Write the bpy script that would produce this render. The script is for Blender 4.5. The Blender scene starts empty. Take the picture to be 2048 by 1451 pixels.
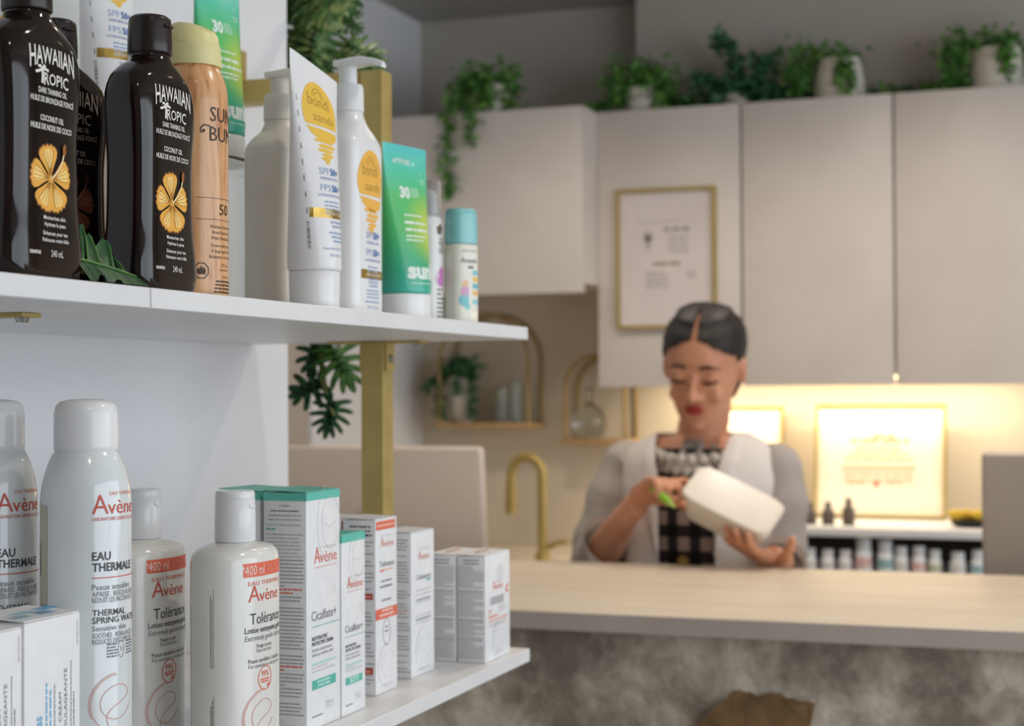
import bpy, bmesh, math, random
import numpy as np
from math import sin, cos, pi, radians, sqrt, hypot
from mathutils import Vector, Matrix
random.seed(7)
SC = bpy.context.scene
COL = SC.collection

# ------------------------------------------------------------------ camera
H = 1.43                                   # eye height above the floor
FPX, YAW, PITCH, ROLL = 3265.5, radians(19.7477), radians(.9762), radians(-.3276)
_f = np.array([-sin(YAW) * cos(PITCH), cos(YAW) * cos(PITCH), sin(PITCH)])
_r0 = np.array([cos(YAW), sin(YAW), 0.0]); _u0 = np.cross(_r0, _f)
_r = _r0 * cos(ROLL) + _u0 * sin(ROLL); _u = _u0 * cos(ROLL) - _r0 * sin(ROLL)
cd = bpy.data.cameras.new('camera'); cam = bpy.data.objects.new('camera', cd); COL.objects.link(cam)
cd.sensor_width = 36.0; cd.lens = FPX * 36 / 2048; cd.clip_start = .05; cd.clip_end = 60
cam.matrix_world = Matrix(((_r[0], _u[0], -_f[0], 0), (_r[1], _u[1], -_f[1], 0), (_r[2], _u[2], -_f[2], H), (0, 0, 0, 1)))
cd.dof.use_dof = True; cd.dof.focus_distance = 1.17; cd.dof.aperture_fstop = 8.5
SC.camera = cam

def ray(x, y):
    return _r * ((x - 1024) / FPX) - _u * ((y - 725.5) / FPX) + _f
def atY(x, y, Y):
    d = ray(x, y); p = d * (Y / d[1]); return Vector((p[0], p[1], p[2] + H))
def atX(x, y, X):
    d = ray(x, y); p = d * (X / d[0]); return Vector((p[0], p[1], p[2] + H))

# ------------------------------------------------------------------ world, lights, exposure
w = bpy.data.worlds.new('world'); SC.world = w; w.use_nodes = True
bg = w.node_tree.nodes['Background']; bg.inputs[0].default_value = (.80, .88, 1.0, 1); bg.inputs[1].default_value = 1.0
SC.view_settings.view_transform = 'Standard'; SC.view_settings.look = 'None'
SC.view_settings.exposure = 0.0; SC.view_settings.gamma = 1.0; SC.view_settings.use_curve_mapping = False

def area_light(name, loc, target, sx, sy, power, col):
    l = bpy.data.lights.new(name, 'AREA'); l.shape = 'RECTANGLE'; l.size = sx; l.size_y = sy
    l.energy = power; l.color = col
    o = bpy.data.objects.new(name, l); COL.objects.link(o); o.location = loc
    d = Vector(target) - Vector(loc); o.rotation_euler = d.to_track_quat('-Z', 'Y').to_euler()
    return o
# daylight through the shop window in the right-hand wall
area_light('window_daylight', (2.72, 1.075, 1.45), (-1.0, 1.075, 1.40), 5.05, 2.0, 70, (.86, .93, 1.0))

# ------------------------------------------------------------------ materials
def S(r, g, b):
    def c(v):
        v /= 255.0
        return v / 12.92 if v <= .04045 else ((v + .055) / 1.055) ** 2.4
    return (c(r), c(g), c(b), 1.0)
MATS = {}
def mat(name, col, rough=.5, metal=0.0, coat=0.0, trans=0.0, ior=1.45, noise=None, bump=None, emit=None, alpha=None, sss=0.0):
    """noise=(scale, second colour, lo, hi)  bump=(scale, strength, distance)"""
    if name in MATS: return MATS[name]
    m = bpy.data.materials.new(name); m.use_nodes = True; nt = m.node_tree
    b = nt.nodes['Principled BSDF']
    b.inputs['Base Color'].default_value = col; b.inputs['Roughness'].default_value = rough
    b.inputs['Metallic'].default_value = metal; b.inputs['Coat Weight'].default_value = coat
    b.inputs['Coat Roughness'].default_value = .05
    b.inputs['Transmission Weight'].default_value = trans; b.inputs['IOR'].default_value = ior
    if sss:
        b.inputs['Subsurface Weight'].default_value = sss; b.inputs['Subsurface Radius'].default_value = (.01, .004, .002)
    if emit:
        b.inputs['Emission Color'].default_value = emit[0]; b.inputs['Emission Strength'].default_value = emit[1]
    if noise or bump:
        tc = nt.nodes.new('ShaderNodeTexCoord')
    if noise:
        n = nt.nodes.new('ShaderNodeTexNoise'); n.inputs['Scale'].default_value = noise[0]; n.inputs['Detail'].default_value = 6
        nt.links.new(tc.outputs['Object'], n.inputs['Vector'])
        r = nt.nodes.new('ShaderNodeValToRGB'); r.color_ramp.elements[0].color = col; r.color_ramp.elements[1].color = noise[1]
        r.color_ramp.elements[0].position = noise[2]; r.color_ramp.elements[1].position = noise[3]
        nt.links.new(n.outputs['Fac'], r.inputs[0]); nt.links.new(r.outputs[0], b.inputs['Base Color'])
    if bump:
        n = nt.nodes.new('ShaderNodeTexNoise'); n.inputs['Scale'].default_value = bump[0]; n.inputs['Detail'].default_value = 5
        nt.links.new(tc.outputs['Object'], n.inputs['Vector'])
        bp = nt.nodes.new('ShaderNodeBump'); bp.inputs['Strength'].default_value = bump[1]; bp.inputs['Distance'].default_value = bump[2]
        nt.links.new(n.outputs['Fac'], bp.inputs['Height']); nt.links.new(bp.outputs[0], b.inputs['Normal'])
    MATS[name] = m
    return m
def nodes_of(name, rough=.5, coat=0.0):
    m = bpy.data.materials.new(name); m.use_nodes = True; nt = m.node_tree; b = nt.nodes['Principled BSDF']
    b.inputs['Roughness'].default_value = rough; b.inputs['Coat Weight'].default_value = coat; MATS[name] = m
    return m, nt, b
def ink(r, g, b): return mat('ink_%d_%d_%d' % (r, g, b), S(r, g, b), .45)

white_board = mat('white_melamine', S(228, 229, 230), .38, noise=(9, S(222, 223, 225), .4, .65))
white_plastic = mat('white_plastic', S(232, 233, 234), .2, noise=(30, S(228, 229, 231), .4, .6))
cream_and_shade_plastic = mat('cream_and_shade_plastic', S(226, 220, 208), .32, noise=(30, S(221, 215, 203), .4, .6))  # cream tube colour, also the painted shadow-side beige of one pump bottle
satin_white = mat('satin_white_can', S(222, 228, 229), .16, coat=.6, noise=(30, S(218, 224, 226), .4, .6))
card_white = mat('white_cardboard', S(236, 237, 238), .48, noise=(60, S(231, 232, 234), .4, .6))
gold = mat('brushed_gold', S(190, 168, 104), .45, metal=.45, noise=(40, S(178, 156, 92), .3, .7))
gold_foil = mat('gold_foil', S(205, 172, 95), .25, metal=.8, noise=(120, S(180, 148, 74), .3, .7))
steel = mat('zinc_steel', S(190, 192, 190), .25, metal=1.0, noise=(200, S(150, 152, 150), .3, .7))
wall_white = mat('wall_white_paint', S(226, 227, 230), .7, noise=(3, S(221, 222, 225), .4, .6), bump=(240, .05, .002))
wall_beige = mat('wall_beige_paint', S(214, 203, 184), .75, noise=(3, S(208, 197, 178), .4, .6), bump=(240, .05, .002))
wall_taupe = mat('wall_taupe_tone', S(190, 183, 173), .8, noise=(3, S(184, 177, 167), .4, .6), bump=(240, .05, .002))
ceil_grey = mat('ceiling_grey_paint', S(176, 172, 166), .85, noise=(3, S(170, 166, 160), .4, .6))
cab_white = mat('cabinet_white_lacquer', S(222, 213, 206), .42, noise=(5, S(216, 207, 200), .4, .65))
leaf_dark = mat('leaf_dark_green', S(46, 96, 60), .42, noise=(60, S(78, 130, 82), .42, .62))
leaf_mid = mat('leaf_green', S(62, 108, 48), .45, noise=(50, S(104, 148, 74), .4, .65))
leaf_light = mat('leaf_variegated', S(104, 152, 92), .42, noise=(45, S(190, 206, 140), .44, .60))
ivy_green = mat('ivy_green', S(58, 112, 40), .5, noise=(30, S(116, 166, 74), .42, .62))
stem_green = mat('stem_green', S(120, 128, 78), .6, noise=(60, S(98, 108, 60), .4, .6))
pot_white = mat('pot_white_ceramic', S(228, 222, 210), .35, noise=(20, S(220, 213, 200), .4, .6))

# ------------------------------------------------------------------ mesh helpers
def link(name, me, mats, parent=None, smooth=True, angle=None):
    o = bpy.data.objects.new(name, me); COL.objects.link(o)
    for m in (mats if isinstance(mats, (list, tuple)) else [mats]): me.materials.append(m)
    if smooth: me.polygons.foreach_set('use_smooth', [True] * len(me.polygons))
    if angle is not None: me.set_sharp_from_angle(angle=radians(angle))
    if parent is not None: o.parent = parent
    return o
def from_bm(name, bm, mats, parent=None, smooth=True, angle=40):
    me = bpy.data.meshes.new(name); bm.normal_update(); bm.to_mesh(me); bm.free()
    return link(name, me, mats, parent, smooth, angle if smooth else None)
def tag(o, label, cat, group=None):
    o['label'] = label; o['category'] = cat
    if group: o['group'] = group
    return o
def thing(name, label, cat, loc=(0, 0, 0), rz=0.0, group=None):
    o = bpy.data.objects.new(name, None); COL.objects.link(o); o.empty_display_size = .05
    o.location = loc; o.rotation_euler = (0, 0, rz)
    return tag(o, label, cat, group)
def struct(o): o['kind'] = 'structure'; return o
def add_box(bm, x0, x1, y0, y1, z0, z1, bev=0.0, seg=2, mi=0):
    vs = [bm.verts.new(p) for p in ((x0, y0, z0), (x1, y0, z0), (x1, y1, z0), (x0, y1, z0), (x0, y0, z1), (x1, y0, z1), (x1, y1, z1), (x0, y1, z1))]
    fs = [bm.faces.new([vs[i] for i in q]) for q in ((3, 2, 1, 0), (4, 5, 6, 7), (0, 1, 5, 4), (1, 2, 6, 5), (2, 3, 7, 6), (3, 0, 4, 7))]
    for f in fs: f.material_index = mi
    if bev:
        es = list({e for f in fs for e in f.edges})
        bmesh.ops.bevel(bm, geom=es, offset=bev, segments=seg, affect='EDGES', profile=.5)
def box(name, x0, x1, y0, y1, z0, z1, m, parent=None, bev=0.0, seg=2):
    bm = bmesh.new(); add_box(bm, min(x0, x1), max(x0, x1), min(y0, y1), max(y0, y1), min(z0, z1), max(z0, z1), bev, seg)
    return from_bm(name, bm, m, parent, smooth=bev > 0)
def se(t, n):
    c, s = cos(t), sin(t); e = 2.0 / n
    return (abs(c) ** e * (1 if c >= 0 else -1), abs(s) ** e * (1 if s >= 0 else -1))
def add_loft(bm, rows, seg=48, cap0=True, cap1=True, close=True, mi=0):
    """rows: list of lists of points"""
    R = [[bm.verts.new(p) for p in r] for r in rows]
    n = len(rows[0])
    for i in range(len(R) - 1):
        for j in range(n if close else n - 1):
            k = (j + 1) % n
            f = bm.faces.new((R[i][j], R[i][k], R[i + 1][k], R[i + 1][j])); f.material_index = mi
    if cap0: bm.faces.new(list(reversed(R[0]))).material_index = mi
    if cap1: bm.faces.new(R[-1]).material_index = mi
    return R
def ring(z, a, b, n=2.0, seg=48, cx=0, cy=0):
    return [(cx + a * se(2 * pi * j / seg, n)[0], cy + b * se(2 * pi * j / seg, n)[1], z) for j in range(seg)]
class Prof:
    """smooth vertical profile: control rows (z, a, b, n)"""
    def __init__(s, ctrl, sub=6):
        c = np.array(ctrl, float); z = c[:, 0]
        s.z0, s.z1 = z[0], z[-1]
        out = []
        m = np.zeros_like(c)
        for i in range(len(c)):
            if 0 < i < len(c) - 1:
                h0, h1 = z[i] - z[i - 1], z[i + 1] - z[i]
                for k in (1, 2, 3):
                    d0 = (c[i, k] - c[i - 1, k]) / max(h0, 1e-9); d1 = (c[i + 1, k] - c[i, k]) / max(h1, 1e-9)
                    m[i, k] = 0 if d0 * d1 <= 0 else 2 * d0 * d1 / (d0 + d1)
        for i in range(len(c) - 1):
            h = z[i + 1] - z[i]; N = sub if h > 1e-6 else 1
            for q in range(N):
                t = q / N; row = [z[i] + h * t]
                for k in (1, 2, 3):
                    h00 = 2 * t**3 - 3 * t**2 + 1; h10 = t**3 - 2 * t**2 + t; h01 = -2 * t**3 + 3 * t**2; h11 = t**3 - t**2
                    row.append(h00 * c[i, k] + h10 * h * m[i, k] + h01 * c[i + 1, k] + h11 * h * m[i + 1, k])
                out.append(row)
        out.append(list(c[-1])); s.r = np.array(out)
    def at(s, z):
        r = s.r; return tuple(np.interp(z, r[:, 0], r[:, k]) for k in (1, 2, 3))
    def mesh(s, name, m, parent, seg=56, cx=0, cy=0, angle=50):
        bm = bmesh.new(); add_loft(bm, [ring(q[0], max(q[1], 1e-4), max(q[2], 1e-4), q[3], seg, cx, cy) for q in s.r], seg)
        return from_bm(name, bm, m, parent, angle=angle)
    def front(s, u, v, e):                      # superelliptic front, u is the straight lateral distance
        a, b, n = s.at(v); q = min(abs(u) / a, .985)
        return (max(-a * .985, min(a * .985, u)), -b * (1 - q ** n) ** (1 / n) - e, v)
    def arc(s, u, v, e):                        # round section, u is arc length from the front
        a, b, n = s.at(v); t = u / a
        return ((a + e) * sin(t), -(b + e) * cos(t), v)
def add_tube(bm, pts, radii, seg=12, cap=True, mi=0):
    pts = [Vector(p) for p in pts]
    if not isinstance(radii, (list, tuple)): radii = [radii] * len(pts)
    rows = []; up = None
    for i, p in enumerate(pts):
        d = (pts[min(i + 1, len(pts) - 1)] - pts[max(i - 1, 0)]).normalized()
        if up is None: up = Vector((0, 0, 1)) if abs(d.z) < .9 else Vector((1, 0, 0))
        s = d.cross(up).normalized(); up = s.cross(d).normalized()
        rows.append([tuple(p + (s * cos(2 * pi * j / seg) + up * sin(2 * pi * j / seg)) * radii[i]) for j in range(seg)])
    add_loft(bm, rows, seg, cap, cap, mi=mi)
def tube(name, pts, radii, m, parent=None, seg=12):
    bm = bmesh.new(); add_tube(bm, pts, radii, seg); return from_bm(name, bm, m, parent)
def lathe(name, prof, m, parent=None, seg=40, cx=0, cy=0, angle=40):
    bm = bmesh.new(); add_loft(bm, [[(cx + r * cos(2 * pi * j / seg), cy + r * sin(2 * pi * j / seg), z) for j in range(seg)] for r, z in prof], seg)
    return from_bm(name, bm, m, parent, angle=angle)
def add_ellipsoid(bm, c, r, rot=None, u=20, v=14, mi=0):
    M = Matrix.Translation(Vector(c)) @ (rot.to_4x4() if rot is not None else Matrix()) @ Matrix.Diagonal((r[0], r[1], r[2], 1))
    g = bmesh.ops.create_uvsphere(bm, u_segments=u, v_segments=v, radius=1, matrix=M)
    for vv in g['verts']:
        for f in vv.link_faces: f.material_index = mi
def catmull(pts, n=8):
    P = [Vector(p) for p in pts]; P = [P[0] * 2 - P[1]] + P + [P[-1] * 2 - P[-2]]; out = []
    for i in range(1, len(P) - 2):
        for k in range(n):
            t = k / n
            out.append(.5 * ((2 * P[i]) + (P[i + 1] - P[i - 1]) * t + (2 * P[i - 1] - 5 * P[i] + 4 * P[i + 1] - P[i + 2]) * t * t + (3 * P[i] - P[i - 1] - 3 * P[i + 1] + P[i + 2]) * t ** 3))
    out.append(P[-2]); return out

# ------------------------------------------------------------------ printed lettering and graphics as thin geometry
_T = {}
def text_geo(s, bold):
    k = (s, bold)
    if k in _T: return _T[k]
    cu = bpy.data.curves.new('t', 'FONT'); cu.body = s; cu.resolution_u = 2; cu.offset = bold
    o = bpy.data.objects.new('t', cu); COL.objects.link(o)
    me = o.to_mesh(); V = np.array([(v.co.x, v.co.y) for v in me.vertices]).reshape(-1, 2); F = [tuple(p.vertices) for p in me.polygons]
    o.to_mesh_clear(); bpy.data.objects.remove(o); bpy.data.curves.remove(cu)
    _T[k] = (V, F); return _T[k]
class Print:
    def __init__(s): s.items = []; s.mats = []
    def _m(s, m):
        if m not in s.mats: s.mats.append(m)
        return s.mats.index(m)
    def poly(s, pts, m, lift=0): s.items.append(([tuple(p) for p in pts], [tuple(range(len(pts)))], s._m(m), lift))
    def rect(s, u0, v0, u1, v1, m, lift=0): s.poly(((u0, v0), (u1, v0), (u1, v1), (u0, v1)), m, lift)
    def text(s, t, u, v, cap, m, al='L', width=None, sx=1.0, bold=0.0, shear=0.0, rot=0.0, lift=1, arch=None):
        V, F = text_geo(t, bold)
        if not len(V): return
        V = V.copy(); k = cap / .73; V[:, 0] -= V[:, 0].min()
        V[:, 0] += shear * V[:, 1]; V *= k; wd = V[:, 0].max()
        if width: V[:, 0] *= width / wd; wd = width
        else: V[:, 0] *= sx; wd *= sx
        V[:, 0] -= {'L': 0, 'C': wd / 2, 'R': wd}[al]
        if arch:                              # arch: letters grow/sink towards the ends
            q = V[:, 0] / (wd / 2); V[:, 1] = V[:, 1] * (1 + arch[0] * q * q) - arch[1] * q * q
        if rot:
            c, sn = cos(rot), sin(rot); V = np.stack([V[:, 0] * c - V[:, 1] * sn, V[:, 0] * sn + V[:, 1] * c], 1)
        s.items.append(([(x + u, y + v) for x, y in V], F, s._m(m), lift))
    def line(s, pts, wd, m, lift=0):
        P = [Vector((p[0], p[1])) for p in pts]; L = []; R = []
        for i, p in enumerate(P):
            d = (P[min(i + 1, len(P) - 1)] - P[max(i - 1, 0)]).normalized(); n = Vector((-d.y, d.x)) * wd / 2
            L.append(tuple(p + n)); R.append(tuple(p - n))
        N = len(P)
        s.items.append((L + R, [(i, N + i, N + i + 1, i + 1) for i in range(N - 1)], s._m(m), lift))
    def disc(s, u, v, r, m, lift=0, n=36, sy=1.0): s.poly([(u + r * cos(2 * pi * i / n), v + r * sy * sin(2 * pi * i / n)) for i in range(n)], m, lift)
    def ringline(s, u, v, r, wd, m, lift=0, a0=0, a1=360, sy=1.0, n=40):
        s.line([(u + r * cos(radians(a0 + (a1 - a0) * i / n)), v + r * sy * sin(radians(a0 + (a1 - a0) * i / n))) for i in range(n + 1)], wd, m, lift)
    def greek(s, u0, u1, v, h, m, lift=0, al='L', fill=1.0, rot=False):
        """a line of print too small to read: word-length dashes"""
        x = u0; end = u0 + (u1 - u0) * fill
        if al == 'C': d = (u1 - u0) * (1 - fill) / 2; x += d; end += d
        while x < end - h * .6:
            wl = min(end - x, h * random.uniform(1.4, 5))
            if rot: s.rect(v, x, v + h, x + wl, m, lift)
            else: s.rect(x, v, x + wl, v + h, m, lift)
            x += wl + h * .55
    def build(s, name, parent, surf, du=None, dv=None, eps=.0002, step=.00012):
        bm = bmesh.new(); lay = bm.faces.layers.int.new('lift')
        for V, F, mi, lf in s.items:
            vs = [bm.verts.new((a, b, lf)) for a, b in V]
            for f in F:
                try: q = bm.faces.new([vs[i] for i in f])
                except ValueError: continue
                q.material_index = mi
        for ax, st in ((0, du), (1, dv)):
            if not st: continue
            c = [v.co[ax] for v in bm.verts]; lo, hi = min(c), max(c); k = math.floor(lo / st) + 1
            while k * st < hi:
                co = [0, 0, 0]; co[ax] = k * st; no = [0, 0, 0]; no[ax] = 1
                bmesh.ops.bisect_plane(bm, geom=bm.verts[:] + bm.edges[:] + bm.faces[:], plane_co=co, plane_no=no, dist=1e-7); k += 1
        for v in bm.verts: v.co = surf(v.co.x, v.co.y, eps + step * v.co.z)
        me = bpy.data.meshes.new(name); bm.to_mesh(me); bm.free()
        return link(name, me, s.mats, parent, smooth=False)
def plane_front(y):  return lambda u, v, e: (u, y - e, v)
def plane_left(x):   return lambda u, v, e: (x - e, -u, v)           # seen from -x: u runs left to right
FACE = radians(90)                                                    # product fronts look at +X (into the shop)

# ================================================================== THE SETTING
CEIL = H + 1.135; XL, XR, YF, YB = -1.955, 2.6, -2.6, 4.63
floor_m = mat('floor_vinyl', S(168, 158, 146), .4, noise=(4, S(150, 140, 128), .35, .65))
struct(box('floor', XL - .1, XR + .1, YF - .1, YB + .1, -.06, 0, floor_m))
struct(box('ceiling', XL - .1, XR + .1, YF - .1, YB + .1, CEIL, CEIL + .08, ceil_grey))
struct(box('wall_left', -.976, -.946, -.6, 1.812, 0, CEIL, wall_white))
bm = bmesh.new(); add_box(bm, XL - .1, XL, YF, 3.62, 0, CEIL); add_box(bm, XL - .1, XL, 3.62, YB + .1, 0, CEIL)
struct(from_bm('wall_far_left', bm, wall_white, smooth=False))
struct(box('wall_back', XL, XR, YB, YB + .1, 0, 2.2, wall_beige))
struct(box('wall_back_upper', XL, XR, YB, YB + .1, 2.2, CEIL, wall_taupe))  # same wall plane, toned a darker taupe than the beige below
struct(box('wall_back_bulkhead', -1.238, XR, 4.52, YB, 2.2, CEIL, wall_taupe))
struct(box('wall_front', XL - .1, XR + .1, YF - .1, YF, 0, CEIL, wall_taupe))
bm = bmesh.new()
WY0, WY1, WZ0, WZ1 = -1.45, 3.6, .45, 2.45
add_box(bm, XR, XR + .1, YF, WY0, 0, CEIL); add_box(bm, XR, XR + .1, WY1, YB + .1, 0, CEIL)
add_box(bm, XR, XR + .1, WY0, WY1, 0, WZ0); add_box(bm, XR, XR + .1, WY0, WY1, WZ1, CEIL)
struct(from_bm('wall_right', bm, wall_white, smooth=False))
wf = struct(box('window_1', XR + .02, XR + .08, WY0, WY1, WZ0, WZ0 + .05, white_board))
box('window_frame', XR + .02, XR + .08, WY0, WY1, WZ1 - .05, WZ1, white_board, wf)
for yy in (WY0, WY1 - .05, (WY0 + WY1) / 2 - .025): box('window_mullion', XR + .02, XR + .08, yy, yy + .05, WZ0 + .05, WZ1 - .05, white_board, wf)
# a grey door leaf standing in the far left wall
dm = mat('door_grey_paint', S(176, 168, 158), .55, noise=(4, S(170, 162, 152), .4, .6))
dr = struct(box('door_1', XL, XL + .03, 2.9, 3.80, 0, 1.76, dm)); box('door_frame', XL, XL + .04, 3.80, 3.85, 0, 1.80, wall_white, dr)

# recessed ceiling lamps (warm)
def downlight(x, y, power, where):
    t = thing('ceiling_downlight', where, 'ceiling lamp', (x, y, CEIL), 0, 'recessed ceiling lamps')
    lathe('trim_ring', [(.062, -.001), (.062, -.006), (.048, -.006), (.046, -.001)], white_plastic, t)
    lathe('diffuser', [(.045, -.002), (.045, -.004)], mat('lamp_glow', S(255, 236, 208), .5, emit=((1, .86, .68, 1), 12)), t)
    l = bpy.data.lights.new('downlight', 'SPOT'); l.energy = power; l.color = (1.0, .87, .73); l.shadow_soft_size = .045; l.spot_size = radians(140); l.spot_blend = .6
    o = bpy.data.objects.new('downlight_beam', l); COL.objects.link(o); o.parent = t; o.location = (0, 0, -.012)
for x, y, p, wh in ((-.45, 2.55, 25, 'recessed warm ceiling lamp above the middle of the counter'), (-1.15, 3.35, 27, 'recessed warm ceiling lamp above the left computer monitor'),
                    (-.35, 3.5, 30, 'recessed warm ceiling lamp above the back cabinets'), (.6, 3.2, 28, 'recessed warm ceiling lamp over the right end of the counter'),
                    (.25, 1.5, 22, 'recessed warm ceiling lamp in front of the display shelves'), (.25, .1, 9, 'recessed warm ceiling lamp beside the camera')):
    downlight(x, y, p, wh)

# ------------------------------------------------------------------ service counter
cw, nt, b = nodes_of('counter_pale_wood', .42)
tc = nt.nodes.new('ShaderNodeTexCoord'); mp = nt.nodes.new('ShaderNodeMapping'); mp.inputs['Scale'].default_value = (1.2, 16, 16)
n = nt.nodes.new('ShaderNodeTexNoise'); n.inputs['Scale'].default_value = 2.2; n.inputs['Detail'].default_value = 7; n.inputs['Distortion'].default_value = .6
r = nt.nodes.new('ShaderNodeValToRGB'); r.color_ramp.elements[0].color = S(208, 193, 171); r.color_ramp.elements[1].color = S(223, 211, 192)
r.color_ramp.elements[0].position = .3; r.color_ramp.elements[1].position = .62
nt.links.new(tc.outputs['Object'], mp.inputs[0]); nt.links.new(mp.outputs[0], n.inputs['Vector']); nt.links.new(n.outputs['Fac'], r.inputs[0]); nt.links.new(r.outputs[0], b.inputs['Base Color'])
cm, nt, b = nodes_of('rough_concrete', .8)
tc = nt.nodes.new('ShaderNodeTexCoord')
n1 = nt.nodes.new('ShaderNodeTexNoise'); n1.inputs['Scale'].default_value = 7; n1.inputs['Detail'].default_value = 10; n1.inputs['Roughness'].default_value = .65; n1.inputs['Distortion'].default_value = .15
r = nt.nodes.new('ShaderNodeValToRGB'); r.color_ramp.elements[0].color = S(136, 126, 113); r.color_ramp.elements[1].color = S(222, 213, 198); r.color_ramp.elements[0].position = .40; r.color_ramp.elements[1].position = .62
e = r.color_ramp.elements.new(.5); e.color = S(176, 166, 151)
n2 = nt.nodes.new('ShaderNodeTexNoise'); n2.inputs['Scale'].default_value = 26; n2.inputs['Detail'].default_value = 8; n2.inputs['Distortion'].default_value = .3
bp = nt.nodes.new('ShaderNodeBump'); bp.inputs['Strength'].default_value = .7; bp.inputs['Distance'].default_value = .012
for nn in (n1, n2): nt.links.new(tc.outputs['Object'], nn.inputs['Vector'])
nt.links.new(n1.outputs['Fac'], r.inputs[0]); nt.links.new(r.outputs[0], b.inputs['Base Color']); nt.links.new(n2.outputs['Fac'], bp.inputs['Height']); nt.links.new(bp.outputs[0], b.inputs['Normal'])
CT = H - .33
ctr = thing('service_counter', 'long service counter with pale wood top and rough grey concrete front', 'counter', (.3, 2.66, 0))
box('countertop', -2.0, 1.7, -.338, .35, CT - .0275, CT, cw, ctr, .002)
box('front_edge_strip', -2.0, 1.7, -.3395, -.3382, CT - .027, CT - .0005, mat('front_edge_grey', S(190, 178, 170), .5, noise=(6, S(182, 170, 162), .4, .6)), ctr)  # thin strip making the slab's front edge greyer than its top
box('front_panel', -2.0, 1.7, -.295, -.255, 0, CT - .028, cm, ctr)
box('body', -2.0, 1.7, -.25, .33, .08, CT - .028, cab_white, ctr)
# live-edge brown sign on the counter front
slab_m = mat('brown_bark_wood', S(138, 108, 70), .7, noise=(28, S(106, 82, 52), .35, .65), bump=(60, .5, .004))
sl = bmesh.new(); pts = []
c0 = atY(1515, 1388, 2.36)
for px, py in ((1390, 1451), (1404, 1440), (1420, 1424), (1436, 1408), (1450, 1399), (1464, 1384), (1478, 1379), (1492, 1386), (1500, 1383), (1512, 1393), (1524, 1391), (1536, 1384), (1548, 1388), (1560, 1386), (1572, 1395), (1588, 1398), (1600, 1404), (1614, 1402), (1630, 1408), (1626, 1425), (1620, 1451)):
    q = atY(px, py, 2.36); pts.append((q.x - c0.x, q.z - c0.z))
outl = pts + [(.085, -.17), (.05, -.23), (-.05, -.24), (-.11, -.17)]
fr = [sl.verts.new((x, -.012 + random.uniform(0, .003), z)) for x, z in outl]; bk = [sl.verts.new((x, .0015, z)) for x, z in outl]
sl.faces.new(fr); N = len(outl)
for i in range(N): sl.faces.new((fr[i], bk[i], bk[(i + 1) % N], fr[(i + 1) % N]))
sl.faces.new(list(reversed(bk)))
so = from_bm('wooden_plaque', sl, slab_m, smooth=False); so.location = (c0.x, 2.3630, c0.z)
tag(so, 'brown ragged-edged plaque fixed to the concrete counter front', 'plaque')

# ------------------------------------------------------------------ wall cabinets at the back
CB, CTOP = H + .0095, H + .764
def cabinet(x0, x1, y0, z0, z1, label, doors=1, group=None):
    t = thing('wall_cabinet', label, 'cabinet', ((x0 + x1) / 2, YB - .002, z0), 0, group); h = (x1 - x0) / 2; d = y0 - YB
    box('body', -h + .001, h - .001, d + .02, 0, .026, z1 - z0, cab_white, t)
    wdt = 2 * h / doors
    for i in range(doors):
        box('door', -h + wdt * i + .002, -h + wdt * (i + 1) - .002, d, d + .018, 0, z1 - z0, cab_white, t, .0015)
    return t
G = 'white back wall cabinets'
cabinet(-1.292, -.892, 4.30, CB, CTOP, 'white wall cabinet with the gold framed certificate hung on its door', 1, G)
cabinet(-.890, -.493, 4.30, CB, CTOP, 'plain white wall cabinet directly above and right of the woman\'s head', 1, G)
cabinet(-.491, -.094, 4.30, CB, CTOP, 'white wall cabinet at the right edge, above the lit sign', 1, G)
cabinet(XL + .002, -1.290, 4.163, H + .262, H + .762, 'short white cabinet hung higher at the left, over the arched wire shelves', 1, G)

# certificate in a gold frame on the first cabinet door
def frame(name, x0, x1, z0, z1, y, wd, dp, fm, pm, label, cat, tilt=0.0):
    t = thing(name, label, cat, ((x0 + x1) / 2, y, z0)); h = (x1 - x0) / 2; Z = z1 - z0
    bm = bmesh.new()
    add_box(bm, -h, h, -dp, 0, 0, wd); add_box(bm, -h, h, -dp, 0, Z - wd, Z); add_box(bm, -h, -h + wd, -dp, 0, wd, Z - wd); add_box(bm, h - wd, h, -dp, 0, wd, Z - wd)
    from_bm('frame', bm, fm, t, smooth=False)
    box('sheet', -h + wd, h - wd, -dp * .5, -.001, wd, Z - wd, pm, t)
    t.rotation_euler = (tilt, 0, 0)
    return t, h, Z
paper = mat('certificate_paper', S(224, 214, 212), .6, noise=(8, S(220, 210, 208), .4, .6))
a, c = atY(1232, 380, 4.285), atY(1433, 655, 4.285)
t, h, Z = frame('certificate_frame', a.x, c.x, c.z, a.z, 4.298, .010, .018, gold, paper, 'white certificate in a thin gold frame hung on the cabinet door', 'picture frame')
P = Print(); gk = ink(186, 178, 175); gk2 = ink(160, 152, 148)
for k in range(1): P.greek(-h * .55, h * .62, Z * .755, .006, ink(206, 197, 194), fill=.98)
P.greek(-.01, h * .55, Z * .69, .011, gk2, al='C', fill=.9)
for k in range(4): P.greek(0, h * .5, Z * .64 - k * .013, .006, gk, al='C', fill=.8)
P.disc(-h * .36, Z * .655, .013, gk2); P.poly([(-h * .36 - .008, Z * .57), (-h * .36 + .008, Z * .57), (-h * .36 + .004, Z * .65), (-h * .36 - .004, Z * .65)], gk)
P.greek(-h * .3, h * .32, Z * .45, .009, ink(166, 150, 130), al='C', fill=.9)
for k in range(4): P.greek(-h * .42, h * .08, Z * .39 - k * .012, .006, gk, fill=random.uniform(.7, 1))
P.greek(h * .42, h * .58, Z * .385, .006, gk); P.greek(h * .42, h * .58, Z * .36, .006, gk)
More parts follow.
